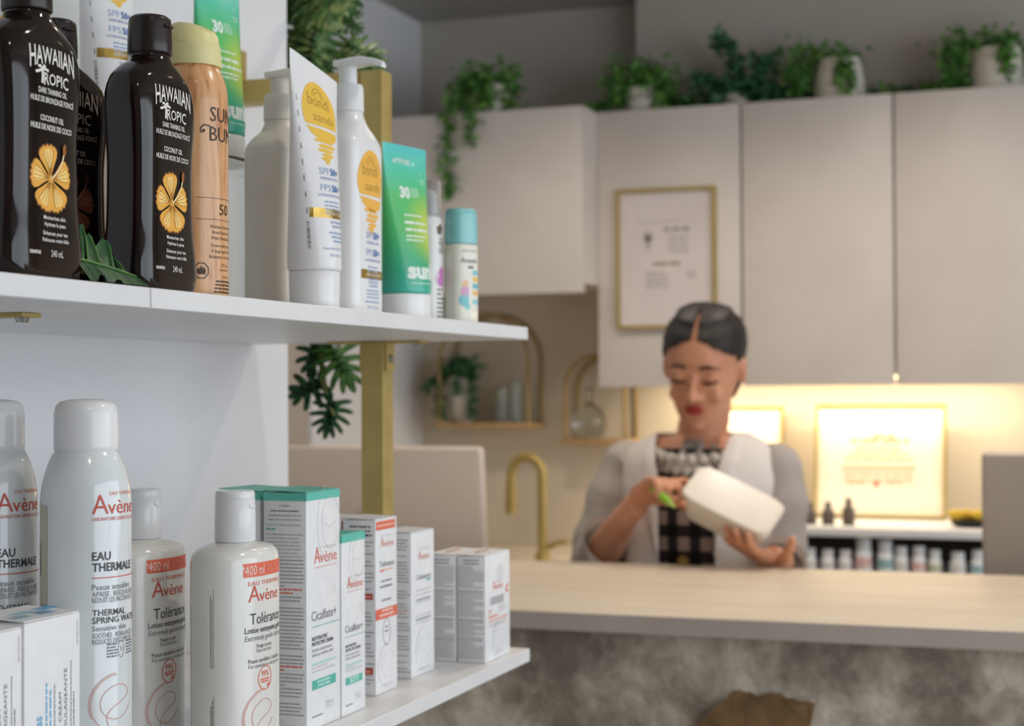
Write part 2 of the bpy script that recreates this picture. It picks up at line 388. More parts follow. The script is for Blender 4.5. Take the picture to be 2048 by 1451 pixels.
P.build('certificate_print', t, plane_front(-.009), eps=.0006)['kind'] = 'stuff'

# ------------------------------------------------------------------ sink side: work surface, faucet, arched shelves
SK = H - .46
sk = thing('sink_cabinet', 'white base cabinet with pale worktop under the gold faucet', 'cabinet', (-1.5, 4.3, 0))
box('worktop', -.45, .36, -.3, .325, SK - .03, SK, cw, sk, .002)
box('body', -.45, .36, -.27, .325, .1, SK - .03, cab_white, sk)
ft = thing('faucet', 'brushed gold gooseneck kitchen faucet', 'faucet', (atY(1085, 1110, 4.12).x, 4.12, SK))
fx = -.088
pth = [(0, 0, 0), (0, 0, .10), (0, 0, .232)] + [(fx / 2 + (-fx / 2) * cos(pi * k / 10), 0, .232 + .052 * sin(pi * k / 10)) for k in range(1, 11)] + [(fx, 0, .20)]
tube('gooseneck', pth, .0132, gold, ft, 16)
tube('spray_head', [(fx, 0, .205), (fx, 0, .13)], [.0150, .0165], gold, ft, 16)
tube('base_ring', [(0, 0, 0), (0, 0, .03)], [.022, .019], gold, ft, 20)
tube('lever', [(.015, 0, .045), (.05, -.01, .06), (.075, -.015, .062)], [.009, .007, .006], gold, ft, 10)

def arch_shelf(x0, x1, z0, ztop, y, label):
    t = thing('arched_wire_shelf', label, 'wall shelf', ((x0 + x1) / 2, YB, z0), 0, 'arched wire wall shelves'); h = (x1 - x0) / 2; Z = ztop - z0; d = y - YB
    wire = mat('brass_wire', S(176, 148, 96), .4, metal=.7, noise=(50, S(160, 132, 82), .3, .7))
    box('plank', -h - .012, h + .012, d, 0, -.014, 0, mat('oak_plank', S(196, 162, 112), .5, noise=(30, S(176, 142, 94), .35, .65)), t, .002)
    for yy in (d + .006, -.006):
        pts = [(-h, yy, 0), (-h, yy, Z - h)] + [(-h * cos(pi * k / 14), yy, Z - h + h * sin(pi * k / 14)) for k in range(1, 14)] + [(h, yy, Z - h), (h, yy, 0)]
        tube('hoop', pts, .0052, wire, t, 10)
    return t
z1a = atY(965, 845, 4.5)
arch_shelf(atY(878, 845, 4.5).x, atY(1055, 845, 4.5).x, atY(965, 845, 4.5).z, atY(965, 627, 4.5).z, 4.5, 'larger arched brass wire shelf carrying the leafy white pot')
arch_shelf(atY(1130, 878, 4.5).x, atY(1249, 878, 4.5).x, atY(1190, 878, 4.5).z, atY(1190, 712, 4.5).z, 4.5, 'smaller arched brass wire shelf with clear glassware by the cabinet corner')
glass = mat('clear_glass', S(240, 244, 240), .02, trans=1.0, ior=1.45, noise=(20, S(236, 242, 238), .4, .6))
sp = atY(1180, 876, 4.57)
gl = thing('glass_carafe', 'round clear glass carafe standing on the smaller arched shelf', 'glass bottle', (sp.x, 4.565, sp.z + .002))
lathe('body', [(.02, 0), (.038, .006), (.05, .035), (.048, .06), (.03, .09), (.014, .108), (.013, .135), (.017, .14)], glass, gl)
lathe('stopper', [(.006, .138), (.012, .146), (.016, .158), (.012, .17), (.004, .174)], glass, gl)
for px, hh, lb in ((1003, .10, 'clear drinking glass on the larger arched shelf next to the leafy pot'), (1030, .12, 'taller clear glass at the right end of the larger arched shelf')):
    sp = atY(px, 845, 4.56); g2 = thing('drinking_glass', lb, 'glass', (sp.x, 4.565, z1a.z + .001))
    lathe('bowl', [(.020, 0), (.022, hh), (.0205, hh), (.0185, .006)], glass, g2); lathe('foot', [(.021, 0), (.021, .005)], glass, g2)

# ------------------------------------------------------------------ lit back shelf on the right
BT = H - .352
bs = thing('back_shelf_unit', 'low open shelf unit with white top below the lit sign', 'shelf unit', (-.45, 4.42, 0))
box('top', -.58, .6, -.24, .205, BT - .022, BT, white_board, bs, .002)
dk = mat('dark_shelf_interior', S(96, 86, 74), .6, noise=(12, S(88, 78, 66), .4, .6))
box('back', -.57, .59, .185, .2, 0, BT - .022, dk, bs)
for xx in (-.57, .57): box('side', xx, xx + .02, -.22, .185, 0, BT - .022, white_board, bs)
LS = H - .474
box('shelf', -.55, .57, -.23, .185, LS - .018, LS, white_board, bs)
# LED strip under the cabinets
led = thing('led_strip', 'warm glowing light strip under the white cabinets above the sign', 'light strip', (-.69, 4.47, CB + .026))
box('strip', -.46, .5, -.008, .008, -.008, -.0005, mat('led_glow', S(255, 226, 170), .5, emit=((1, .78, .45, 1), 5)), led)
l = bpy.data.lights.new('led', 'AREA'); l.shape = 'RECTANGLE'; l.size = .95; l.size_y = .02; l.energy = 4.2; l.color = (1, .83, .58)
lo = bpy.data.objects.new('led_light', l); COL.objects.link(lo); lo.parent = led; lo.location = (.02, 0, -.011); lo.rotation_euler = (radians(12), 0, 0)
sign_p = mat('sign_panel', S(240, 232, 214), .5, noise=(6, S(236, 227, 208), .4, .6))
a, c = atY(1627, 806, 4.5), atY(1893, 1001, 4.5)
t, h, Z = frame('framed_sign', a.x, c.x, BT + .001, a.z, 4.50, .008, .02, gold, sign_p, 'gold framed sign leaning on the wall, brightly lit from above', 'sign', radians(-9))
P = Print(); s1, s2, s3 = ink(214, 190, 158), ink(206, 170, 140), ink(196, 130, 110)
P.greek(-h * .12, h * .22, Z * .70, .011, s2, al='C'); 
P.greek(-h * .46, h * .44, Z * .655, .013, s2, al='C')
for k in range(3): P.greek(-h * .6, h * .56, Z * (.60 - .05 * k), .008, s1, al='C', fill=.6 + .15 * k)
P.rect(-h * .58, Z * .42, h * .54, Z * .455, s1)
for k in range(2): P.greek(-h * .55, h * .5, Z * (.37 - .05 * k), .008, s1)
P.disc(-h * .05, Z * .30, .009, s3); P.greek(h * .12, h * .35, Z * .295, .009, s1); P.greek(-h * .5, -h * .2, Z * .295, .008, s1)
P.build('sign_print', t, plane_front(-.010), eps=.0006)
a, c = atY(1440, 812, 4.56), atY(1566, 965, 4.56)
t, h, Z = frame('framed_sign', a.x, c.x, BT + .001, a.z, 4.57, .008, .02, gold, sign_p, 'smaller gold framed sign partly hidden behind the woman\'s shoulder', 'sign', radians(-4))
P = Print()
for k in range(4): P.greek(-h * .5, h * .5, Z * (.62 - .08 * k), .008, s1, al='C', fill=.9)
P.build('sign_print', t, plane_front(-.010), eps=.0006)

# small dark bottles on the shelf top
brn = mat('smoky_bottle', S(104, 92, 84), .3, noise=(40, S(92, 80, 72), .4, .6)); capg = mat('grey_dropper_cap', S(120, 108, 100), .4, noise=(40, S(108, 96, 88), .4, .6))
lbls = ['leftmost of the four small smoky bottles in front of the lit sign', 'second small smoky bottle from the woman\'s shoulder', 'third small smoky bottle, with a gap on both sides', 'tallest small smoky bottle, rightmost before the lit sign']
for (px, hh), lb in zip(((1592, .058), (1620, .058), (1656, .06), (1697, .07)), lbls):
    p = atY(px, 1005, 4.28); t = thing('dropper_bottle', lb, 'bottle', (p.x, 4.28, BT), 0, 'small bottles before the lit sign')
    lathe('body', [(.015, 0), (.0165, .003), (.0165, hh * .55), (.012, hh * .66), (.007, hh * .7)], brn, t, 24)
    lathe('cap', [(.0085, hh * .7), (.0085, hh * .92), (.005, hh)], capg, t, 20)
# yellow and black dish
p = atY(1935, 1005, 4.30)
t = thing('black_dish', 'black oval dish filled with yellow lemons at the right edge', 'dish', (p.x + .01, 4.3, BT))
blk = mat('black_glaze', S(30, 28, 26), .3, noise=(20, S(24, 22, 20), .4, .6)); yel = mat('lemon_yellow', S(226, 188, 60), .5, noise=(60, S(210, 170, 44), .4, .6), bump=(300, .2, .001))
Prof([(0, .035, .03, 2), (.004, .045, .038, 2), (.018, .055, .045, 2)]).mesh('bowl', blk, t)
for k in range(4):
    bm = bmesh.new(); add_ellipsoid(bm, (0, 0, 0), (.020, .015, .015)); o = from_bm('lemon', bm, yel)
    o.location = (p.x - .028 + .026 * k, 4.288 + .012 * (k % 2), BT + .0305); o.rotation_euler = (0, .2, .4 * k)
    tag(o, ['leftmost lemon heaped in the black dish', 'second lemon from the left in the black dish', 'third lemon from the left in the black dish', 'rightmost lemon in the black dish behind the monitor edge'][k], 'lemon', 'lemons in the dish')

# white bottles on the lower shelf
wb = [(1620, .055, .066, 0), (1656, .055, .064, 0), (1691, .055, .064, 0), (1728, .068, .098, 1), (1771, .064, .092, 2), (1803, .055, .076, 0), (1838, .056, .078, 1), (1870, .052, .070, 3), (1916, .062, .066, 0), (1956, .055, .072, 2)]
desc = ['leftmost squat white pill bottle on the back shelf, nearest the woman', 'second squat white pill bottle on the back shelf from the woman', 'third squat white pill bottle on the back shelf from the woman',
        'tallest white bottle on the back shelf, with a pink label', 'tall white bottle with teal label on the back shelf', 'slim white bottle just right of the teal labelled one', 'white bottle with small pink label right of centre on the back shelf',
        'narrow white bottle with olive label on the back shelf', 'wide squat white tub near the monitor on the back shelf', 'white bottle half hidden by the right monitor on the back shelf']
lc = [ink(214, 212, 208), ink(222, 186, 182), ink(150, 186, 190), ink(196, 196, 166)]
for (px, wpx, hh, ci), lb in zip(wb, desc):
    p = atY(px, 1130, 4.22); rr = .0165 * wpx / .055
    t = thing('pill_bottle', lb, 'bottle', (p.x, 4.22, LS + .0003), 0, 'white bottles on the back shelf')
    lathe('body', [(rr, 0), (rr * 1.05, .003), (rr * 1.05, hh * .62), (rr * .8, hh * .7)], white_plastic, t, 24)
    lathe('cap', [(rr * .9, hh * .69), (rr * .9, hh * .97), (rr * .8, hh)], white_plastic, t, 24)
    lathe('label_band', [(rr * 1.055, hh * .22), (rr * 1.07, hh * .22), (rr * 1.07, hh * .48), (rr * 1.055, hh * .48)], lc[ci], t, 24)

# ------------------------------------------------------------------ computer monitors behind the counter
mon = mat('monitor_shell_pale', S(222, 208, 196), .45, noise=(5, S(217, 203, 191), .4, .6)); mong = mat('monitor_shell_silver', S(176, 166, 158), .4, metal=.2, noise=(5, S(170, 160, 152), .4, .6))
logo = mat('monitor_mark_grey', S(208, 194, 183), .4)
DZ = .80
for x0, x1, lb in ((-1.93, -1.05, 'white desk behind the counter below the left monitor'), (-.18, .9, 'white desk behind the counter below the right monitor')):
    d = thing('staff_desk', lb, 'desk', ((x0 + x1) / 2, 3.24, 0), 0, 'desks behind the counter'); h = (x1 - x0) / 2
    box('desktop', -h, h, -.22, .22, DZ - .025, DZ, white_board, d, .002)
    for sx in (-1, 1): box('side', sx * h, sx * (h - .02), -.2, .2, 0, DZ - .025, white_board, d)
def monitor(xr, xl, zt, m, y, label, lean):
    t = thing('computer_monitor', label, 'monitor', ((xl + xr) / 2, y, DZ)); h = abs(xr - xl) / 2; Z = zt - DZ
    bm = bmesh.new(); add_box(bm, -h, h, -.012, .012, .09, Z, .009, 3)
    for v in bm.verts: v.co.y += -(v.co.z - .09) * lean
    from_bm('shell', bm, m, t)
    bm = bmesh.new(); add_box(bm, -h + .012, h - .012, .0125, .0145, .17, Z - .012)
    for v in bm.verts: v.co.y += -(v.co.z - .09) * lean
    from_bm('screen', bm, mat('screen_dark', S(24, 26, 30), .2), t, smooth=False)
    bm = bmesh.new(); add_box(bm, -.10, .10, -.09, .10, 0, .008, .003); add_box(bm, -.06, .06, -.03, -.018, .004, .26, .004); from_bm('stand', bm, m, t)
    P = Print(); P.disc(0, Z * .72, .012, logo); P.disc(.010, Z * .72 + .016, .004, logo)
    P.build('shell_mark', t, lambda u, v, e: (u, -.0125 - (v - .09) * lean - e, v), eps=.0004)
    return t
a = atY(967, 893, 3.12); monitor(a.x, a.x - .56, a.z, mon, 3.16, 'large pale monitor seen from behind, left of the gold faucet', .10)
a = atY(1960, 905, 3.12); monitor(a.x + .56, a.x, a.z, mong, 3.16, 'grey monitor seen from behind at the right edge of the counter', .0)

# ================================================================== DISPLAY SHELVES
SF = -.60; SBK = -.944; SY0, SY1 = .9523, 1.725
UT, UB, LT, LB = H + .071, H + .0568, H - .287, H - .3015
su = thing('display_shelving', 'white display shelves carried by square gold posts along the partition', 'shelving', (SF, 1.3, 0))
def sx(v): return v - SF
def sy(v): return v - 1.3
for z0, z1 in ((UB, UT), (LB, LT)):
    box('shelf_board', sx(SBK), sx(SF), sy(SY0 + .0006), sy(SY1), z0, z1, white_board, su, .0008, 1)
    box('shelf_board', sx(SBK), sx(SF - .0), sy(.05), sy(SY0 - .0006), z0, z1, white_board, su, .0008, 1)
PX0, PX1 = -.7765, -.7495
def post(yc, z0, z1): return box('post', sx(PX0), sx(PX1), sy(yc - .0145), sy(yc + .0145), z0, z1, gold, su, .0015, 2)
for yc in (1.6765, .966):
    post(yc, .0, LB - .001); post(yc, LT + .001, UB - .001); post(yc, UT + .001, H + .360)
    box('top_rail', sx(-.9445), sx(PX0 - .0004), sy(yc - .0145), sy(yc + .0145), H + .333, H + .360, gold, su, .0015, 2)
    wb_ = box('wall_bracket', sx(-.9455), sx(-.938), sy(yc - .03), sy(yc + .02), H + .335, H + .40, gold, su, .001, 1)
    tube('screw', [(sx(-.938), sy(yc - .01), H + .385), (sx(-.934), sy(yc - .01), H + .385)], .005, steel, wb_, 12)
    for zb in (UB, LB):
        for s_, xa, xb in ((1, PX1, PX1 + .044), (-1, PX0, PX0 - .044)):
            bm = bmesh.new()
            add_box(bm, *sorted((sx(xa) + s_ * .0003, sx(xb))), sy(yc - .011), sy(yc + .011), zb - .0031, zb - .0003)
            add_box(bm, *sorted((sx(xa) + s_ * .0003, sx(xa) + s_ * .003)), sy(yc - .011), sy(yc + .011), zb - .034, zb - .0031)
            br = from_bm('bracket', bm, gold, su, smooth=False)
            tube('screw', [(sx(xb) - s_ * .008, sy(yc), zb - .0032), (sx(xb) - s_ * .008, sy(yc), zb - .0068)], [.0055, .004], steel, br, 12)
            tube('screw', [(sx(xa) + s_ * .003, sy(yc), zb - .020), (sx(xa) + s_ * .0062, sy(yc), zb - .020)], [.0052, .004], steel, br, 12)

# ------------------------------------------------------------------ upper shelf: tanning oil bottles
oil_body = mat('dark_oil_bottle', S(20, 12, 9), .10, coat=.1, noise=(12, S(34, 19, 13), .4, .7))
oil_cap = mat('dark_brown_cap', S(40, 30, 28), .3, noise=(25, S(34, 25, 23), .4, .6))
OIL = Prof([(0, .0330, .0165, 4.6), (.002, .0365, .0190, 4.6), (.012, .0392, .0202, 4.6), (.05, .0358, .0184, 4.6), (.085, .0350, .0182, 4.6), (.12, .0372, .0192, 4.6), (.136, .0382, .0192, 4.0), (.148, .0362, .0186, 3.0), (.157, .0275, .0170, 2.3), (.163, .0175, .0150, 2), (.167, .0142, .0142, 2)])
def hibiscus(P, u, v, R, cols):
    base, lite, line_, st = cols
    for k, a in enumerate((100, 172, 243, 300, 15)):
        a = radians(a); d = Vector((cos(a), sin(a))); n = Vector((-d.y, d.x)); c = Vector((u, v))
        L = R * (1.0 if k in (0, 2, 3) else .95); wdt = L * .46
        def pt(t, s): return c + d * (L * t) + n * (wdt * s)
        prof = [(0, .05), (.2, .22), (.42, .55), (.62, .88), (.78, 1.0), (.9, .86), (.95, .62), (1.02, .40), (.97, .2), (1.03, .04)]
        out = [pt(t, s) for t, s in prof] + [pt(t, -s) for t, s in reversed(prof)]
        P.poly([tuple(c + (q - c) * 1.05) for q in out], line_, 0); P.poly(out, base, 1)
        P.poly([pt(.35, .12), pt(.6, .42), pt(.82, .5), (pt(.9, .2)), pt(.9, -.2), pt(.82, -.5), pt(.6, -.42), pt(.35, -.12)], lite, 2)
        for s in (-.45, -.2, .08, .34): P.line([pt(.12, s * .12), pt(.5, s * .75), pt(.86, s * 1.25)], R * .016, line_, 3)
    P.line([(u, v), (u + R * .35, v + R * .28), (u + R * .58, v + R * .62), (u + R * .66, v + R * .86)], R * .06, st, 4)
    P.poly([(u + R * .58, v + R * .8), (u + R * .74, v + R * .82), (u + R * .76, v + R * 1.08), (u + R * .68, v + R * 1.16), (u + R * .58, v + R * 1.05)], line_, 5)
def oil_bottle(loc, rz, label, darker_ink=False):
    t = thing('tanning_oil_bottle', label, 'bottle', loc, rz, 'dark tanning oil bottles on the upper shelf')
    OIL.mesh('body', oil_body, t, 64)
    c = Prof([(.168, .0152, .0152, 2), (.169, .0158, .0158, 2), (.190, .0150, .0150, 2), (.1935, .0145, .0145, 2), (.195, .0125, .0125, 2)], 3).mesh('cap', oil_cap, t, 40)
    bm = bmesh.new(); add_box(bm, -.005, .005, -.0166, -.0146, .186, .188, .0006, 1); from_bm('lid_tab', bm, oil_cap, c)
    wi = ink(170, 158, 148) if darker_ink else ink(226, 224, 220)  # darker, browner print inks for the bottle standing back
    P = Print()
    P.text('HAWAIIAN', 0, .1335, .0105, wi, 'C', width=.0455, bold=.012, arch=(.42, .0050))
    P.text('ROPIC', .0035, .1205, .0074, wi, 'C', width=.025, bold=.01, arch=(.1, .001))
    P.line([(-.0108, .1202), (-.0104, .125), (-.0108, .1295)], .0022, wi, 1)
    for q in ((-.0175, .1265), (-.0150, .1300), (-.0075, .1305), (-.0045, .1285)): P.line([(-.0108, .1290), ((-.0108 + q[0]) / 2, q[1] + .0008), q], .0017, wi, 1)
    P.text('DARK TANNING OIL', 0, .1143, .0036, wi, 'C', width=.029, bold=.015)
    P.text('HUILE DE BRONZAGE FONCÉ', 0, .1088, .0036, wi, 'C', width=.044, bold=.015)
    P.text('COCONUT OIL', 0, .0975, .0036, wi, 'C', width=.024, bold=.02)
    P.text('HUILE DE NOIX DE COCO', 0, .0920, .0036, wi, 'C', width=.042, bold=.02)
    cols = (ink(120, 62, 40), ink(142, 84, 56), ink(60, 28, 18), ink(130, 96, 80)) if darker_ink else (ink(232, 172, 72), ink(250, 212, 128), ink(150, 92, 36), ink(244, 220, 178))
    hibiscus(P, -.001, .062, .0205, cols)
    for q, (s, wd) in enumerate((('Moisturizes skin', .0225), ('Hydrate la peau', .0215))): P.text(s, .002, .0365 - q * .0042, .0026, wi, 'C', width=wd, bold=.01)
    for q, (s, wd) in enumerate((('Enhances your tan', .025), ('Rehausse votre hâle', .027))): P.text(s, .002, .0268 - q * .0042, .0026, wi, 'C', width=wd, bold=.01)
    P.text('240 mL', .003, .0135, .0044, wi, 'C', width=.0125); P.text('02040765', -.019, .0145, .0022, wi, 'C', width=.0105, bold=.03)
    P.build('printed_lettering', t, OIL.front, .0025, .006)
    return t
OZ = UT + .0003
oil_bottle((-.6305, 1.000, OZ), FACE, 'dark brown tanning oil bottle with orange flower, beside the wood-look spray can')
oil_bottle((-.6305, .8585, OZ), FACE, 'dark brown tanning oil bottle with orange flower at the left picture edge')
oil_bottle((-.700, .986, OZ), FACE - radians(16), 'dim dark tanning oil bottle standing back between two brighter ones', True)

# ------------------------------------------------------------------ wood-look spray can
wd, nt, b = nodes_of('wood_print', .3, .3)
tc = nt.nodes.new('ShaderNodeTexCoord'); mp = nt.nodes.new('ShaderNodeMapping'); mp.inputs['Scale'].default_value = (1, 1, .12)
n = nt.nodes.new('ShaderNodeTexNoise'); n.inputs['Scale'].default_value = 150; n.inputs['Detail'].default_value = 5; n.inputs['Distortion'].default_value = .5
r = nt.nodes.new('ShaderNodeValToRGB'); r.color_ramp.elements[0].color = S(176, 116, 70); r.color_ramp.elements[1].color = S(222, 170, 120); r.color_ramp.elements[0].position = .34; r.color_ramp.elements[1].position = .62
e = r.color_ramp.elements.new(.42); e.color = S(206, 152, 102)
nt.links.new(tc.outputs['Object'], mp.inputs[0]); nt.links.new(mp.outputs[0], n.inputs['Vector']); nt.links.new(n.outputs['Fac'], r.inputs[0]); nt.links.new(r.outputs[0], b.inputs['Base Color'])
ycap = mat('pale_yellow_cap', S(228, 220, 162), .4, noise=(30, S(222, 214, 152), .4, .6))
CAN = Prof([(0, .0245, .0245, 2), (.003, .0265, .0265, 2), (.150, .0265, .0265, 2), (.162, .0256, .0256, 2), (.172, .0225, .0225, 2), (.179, .0195, .0195, 2), (.182, .019, .019, 2)])
t = thing('sunscreen_spray_can', 'wood-grain sunscreen spray can with pale yellow cap', 'spray can', (-.6525, 1.0955, OZ), FACE)
CAN.mesh('body', wd, t, 64)
bm = bmesh.new(); rows = [ring(z, a, a, 2, 48) for z, a in ((.178, .0215), (.179, .022), (.194, .0208), (.1945, .0203), (.1955, .0203), (.196, .0206), (.207, .0192), (.2105, .0165), (.212, .008))]
R = add_loft(bm, rows, 48)
for rr in R[5:]:
    for v in rr: v.co.z += -.0055 * max(0, -v.co.y / .02 + .1) ** 1.2
cp = from_bm('cap', bm, ycap, t)
P = Print(); k = ink(70, 48, 34)
def CA(u, v, e): return CAN.arc(u, v, e)
P.text('SUN', -.0015, .134, .0115, k, 'C', width=.0255); P.text('BUM', -.0010, .119, .0115, k, 'C', width=.0275)
P.line([(-.0145, .1300), (-.0195, .1307), (-.022, .1280), (-.0215, .1247), (-.0195, .1257)], .0011, k); P.disc(-.0195, .1263, .0012, k)
P.rect(-.026, .0755, .030, .0759, k); P.text('50', 0, .0635, .0085, k, 'C', width=.0115, bold=.005); P.rect(-.026, .0593, .030, .0597, k)
for q, s in enumerate(('Premium Sunscreen Spray', 'Broad Spectrum SPF 50', 'Water Resistant (80 min)')): P.text(s, .002, .0530 - q * .0043, .0026, k, 'C', sx=.86)
for q, s in enumerate(('Écran solaire premium', 'À large spectre FPS 50', "Résistant à l'eau (80 min)")): P.text(s, .001, .0388 - q * .0043, .0026, k, 'C', sx=.9)
P.text('177 mL', .001, .0240, .0024, k, 'C'); P.text('DIN 02497727', .001, .0208, .0015, k, 'C')
oc = [(-.0215 + .0058 * cos(radians(22.5 + 45 * i)), .0205 + .0062 * sin(radians(22.5 + 45 * i))) for i in range(9)]
P.line(oc, .0008, k); P.poly([(-.0245, .0178), (-.0185, .0178), (-.018, .0205), (-.0195, .0235), (-.0205, .0215), (-.0215, .0245), (-.0228, .0215), (-.024, .023), (-.025, .0205)], k)
P.text('DANGER', .002, .0155, .0017, k, 'C')
for q in range(4): P.greek(-.012, .016, .0122 - q * .0027, .0014, k, al='C', fill=.8 + .05 * q)
P.build('printed_lettering', t, CA, .0025)['kind'] = 'stuff'

# ------------------------------------------------------------------ white sunscreen tubes and pump bottles with the yellow sun
oran = ink(232, 190, 72); brn_ = ink(176, 140, 60); blue1 = ink(70, 112, 178); blue2 = ink(150, 172, 206); wht = ink(240, 240, 238)
def sun_disc(P, u, v, R, yel, txt):
    N = 40; a0 = radians(-28)
    P.poly([(u + R * cos(a0 + (pi - 2 * a0) * i / N), v + R * 1.08 * sin(a0 + (pi - 2 * a0) * i / N)) for i in range(N + 1)], yel, 0)
    zb = v + R * 1.08 * sin(a0); rx = R * cos(a0)
    P.poly([(u - rx, zb - R * .07), (u + rx, zb - R * .13), (u + rx * .88, zb - R * .42), (u + rx * .5, zb - R * .52), (u + rx * .55, zb - R * .62), (u - rx * .3, zb - R * .5), (u - rx * .75, zb - R * .32)], yel, 0)
    for k, (l, r_, dz) in enumerate(((-.62, .40, .50), (-.42, .70, .68), (-.5, .5, .84), (-.30, .52, 1.0), (-.36, .30, 1.14), (-.16, .2, 1.26))):
        z = zb - R * dz; P.poly([(u + R * l, z), (u + R * (l + .25), z + R * .06), (u + R * r_, z + R * .03), (u + R * (r_ - .2), z - R * .09), (u + R * (l + .15), z - R * .07)], yel, 0)
    P.text('bondi', u - R * .08, v + R * .18, R * .44, txt, 'C', width=R * 1.25); P.text('sands', u + R * .12, v - R * .34, R * .34, txt, 'C', width=R * 1.25)
    P.ringline(u - R * .08, v + R * .52, R * .32, R * .035, txt, 1, 0, 180); P.ringline(u - R * .08, v + R * .52, R * .20, R * .03, txt, 1, 0, 180)
def sun_copy(P, u, z, k, vol):
    P.text('SPF', u - .001 * k, z, .0062 * k, blue2, 'R', width=.0125 * k); P.text('50+', u + .0005 * k, z, .0062 * k, blue1, 'L', width=.0135 * k, bold=.03)
    P.text('SUNSCREEN LOTION', u, z - .0045 * k, .0024 * k, blue1, 'C', width=.026 * k)
    P.text('FPS', u - .001 * k, z - .0145 * k, .0062 * k, blue2, 'R', width=.0125 * k); P.text('50+', u + .0005 * k, z - .0145 * k, .0062 * k, blue1, 'L', width=.0135 * k, bold=.03)
    P.text('LOTION ÉCRAN SOLAIRE', u, z - .0192 * k, .0024 * k, blue1, 'C', width=.032 * k)
    for q in range(4): P.greek(u - .014 * k, u + .014 * k, z - (.0245 + .0034 * q) * k, .0015 * k, blue2, al='C', fill=.75)
def sun_tube(loc, rz, label, skew=0.0, low=True):
    t = thing('sunscreen_tube', label, 'tube', loc, rz, 'white sunscreen tubes with a yellow sun')
    T = Prof([(.034, .0225, .0225, 2), (.036, .0235, .0235, 2), (.08, .0262, .0208, 2), (.13, .0300, .0148, 2), (.18, .0335, .0072, 2), (.201, .0350, .0024, 2), (.2055, .0352, .0012, 2.5), (.2145, .0352, .0010, 2.5)])
    bm = bmesh.new(); add_loft(bm, [ring(q[0], q[1], q[2], q[3], 64) for q in T.r], 64)
    def sk(x, z): return z + skew * x * max(0, (z - .10) / .12) ** 2
    for v in bm.verts: v.co.z = sk(v.co.x, v.co.z)
    from_bm('body', bm, white_plastic, t, angle=60)
    c = Prof([(0, .0205, .0205, 2), (.002, .0215, .0215, 2), (.0325, .0222, .0222, 2), (.0338, .0215, .0215, 2)], 3).mesh('cap', white_plastic, t, 48)
    P = Print(); sun_disc(P, -.001, .1715, .0245, oran, brn_); sun_copy(P, .0005, .117, 1, '')
    P.rect(-.0225, .079, .0255, .0875, gold_foil, 0); P.text('EVERYDAY / QUOTIDIEN', .006, .0815, .0032, ink(236, 222, 176), 'C', width=.032)
    P.text('NO FRAGRANCE', .006, .0745, .0024, blue1, 'C', sx=.9); P.text('SANS PARFUM', .006, .0708, .0024, blue1, 'C', sx=.9)
    for q in range(3): P.greek(-.008, .021, .0655 - q * .0036, .0018, blue2, al='C', fill=.95 - .15 * q)
    P.text('Australian Made / Formulé', .003, .0515, .0026, blue2, 'C', sx=.9); P.text('150 mL / 5.07 fl oz', .006, .0455, .0030, blue2, 'C', sx=.9)
    P.build('printed_lettering', t, lambda u, v, e: (lambda q: (q[0], q[1], sk(q[0], q[2])))(T.front(u, v, e)), .0025, .008)
    P = Print(); k = ink(60, 54, 50)                                  # small print and bar code on the tube's edge
    for q in range(22): P.rect(0, .052 + q * .0011, .003, .052 + q * .0011 + random.choice((.0003, .0006)), k)
    for q in range(9): P.greek(.082 + q * .014, .082 + q * .014 + .005, .001, .0008, k, rot=True)
    P.build('side_print', t, lambda u, v, e: (lambda a, b, n: (-a * cos(.42 + u / .024) - e, -b * sin(.42 + u / .024) - e, v))(*T.at(v)))
    return t
sun_tube((-.644, 1.284, OZ), FACE - radians(9), 'white sunscreen tube with yellow sun between the two pump bottles', -.30)
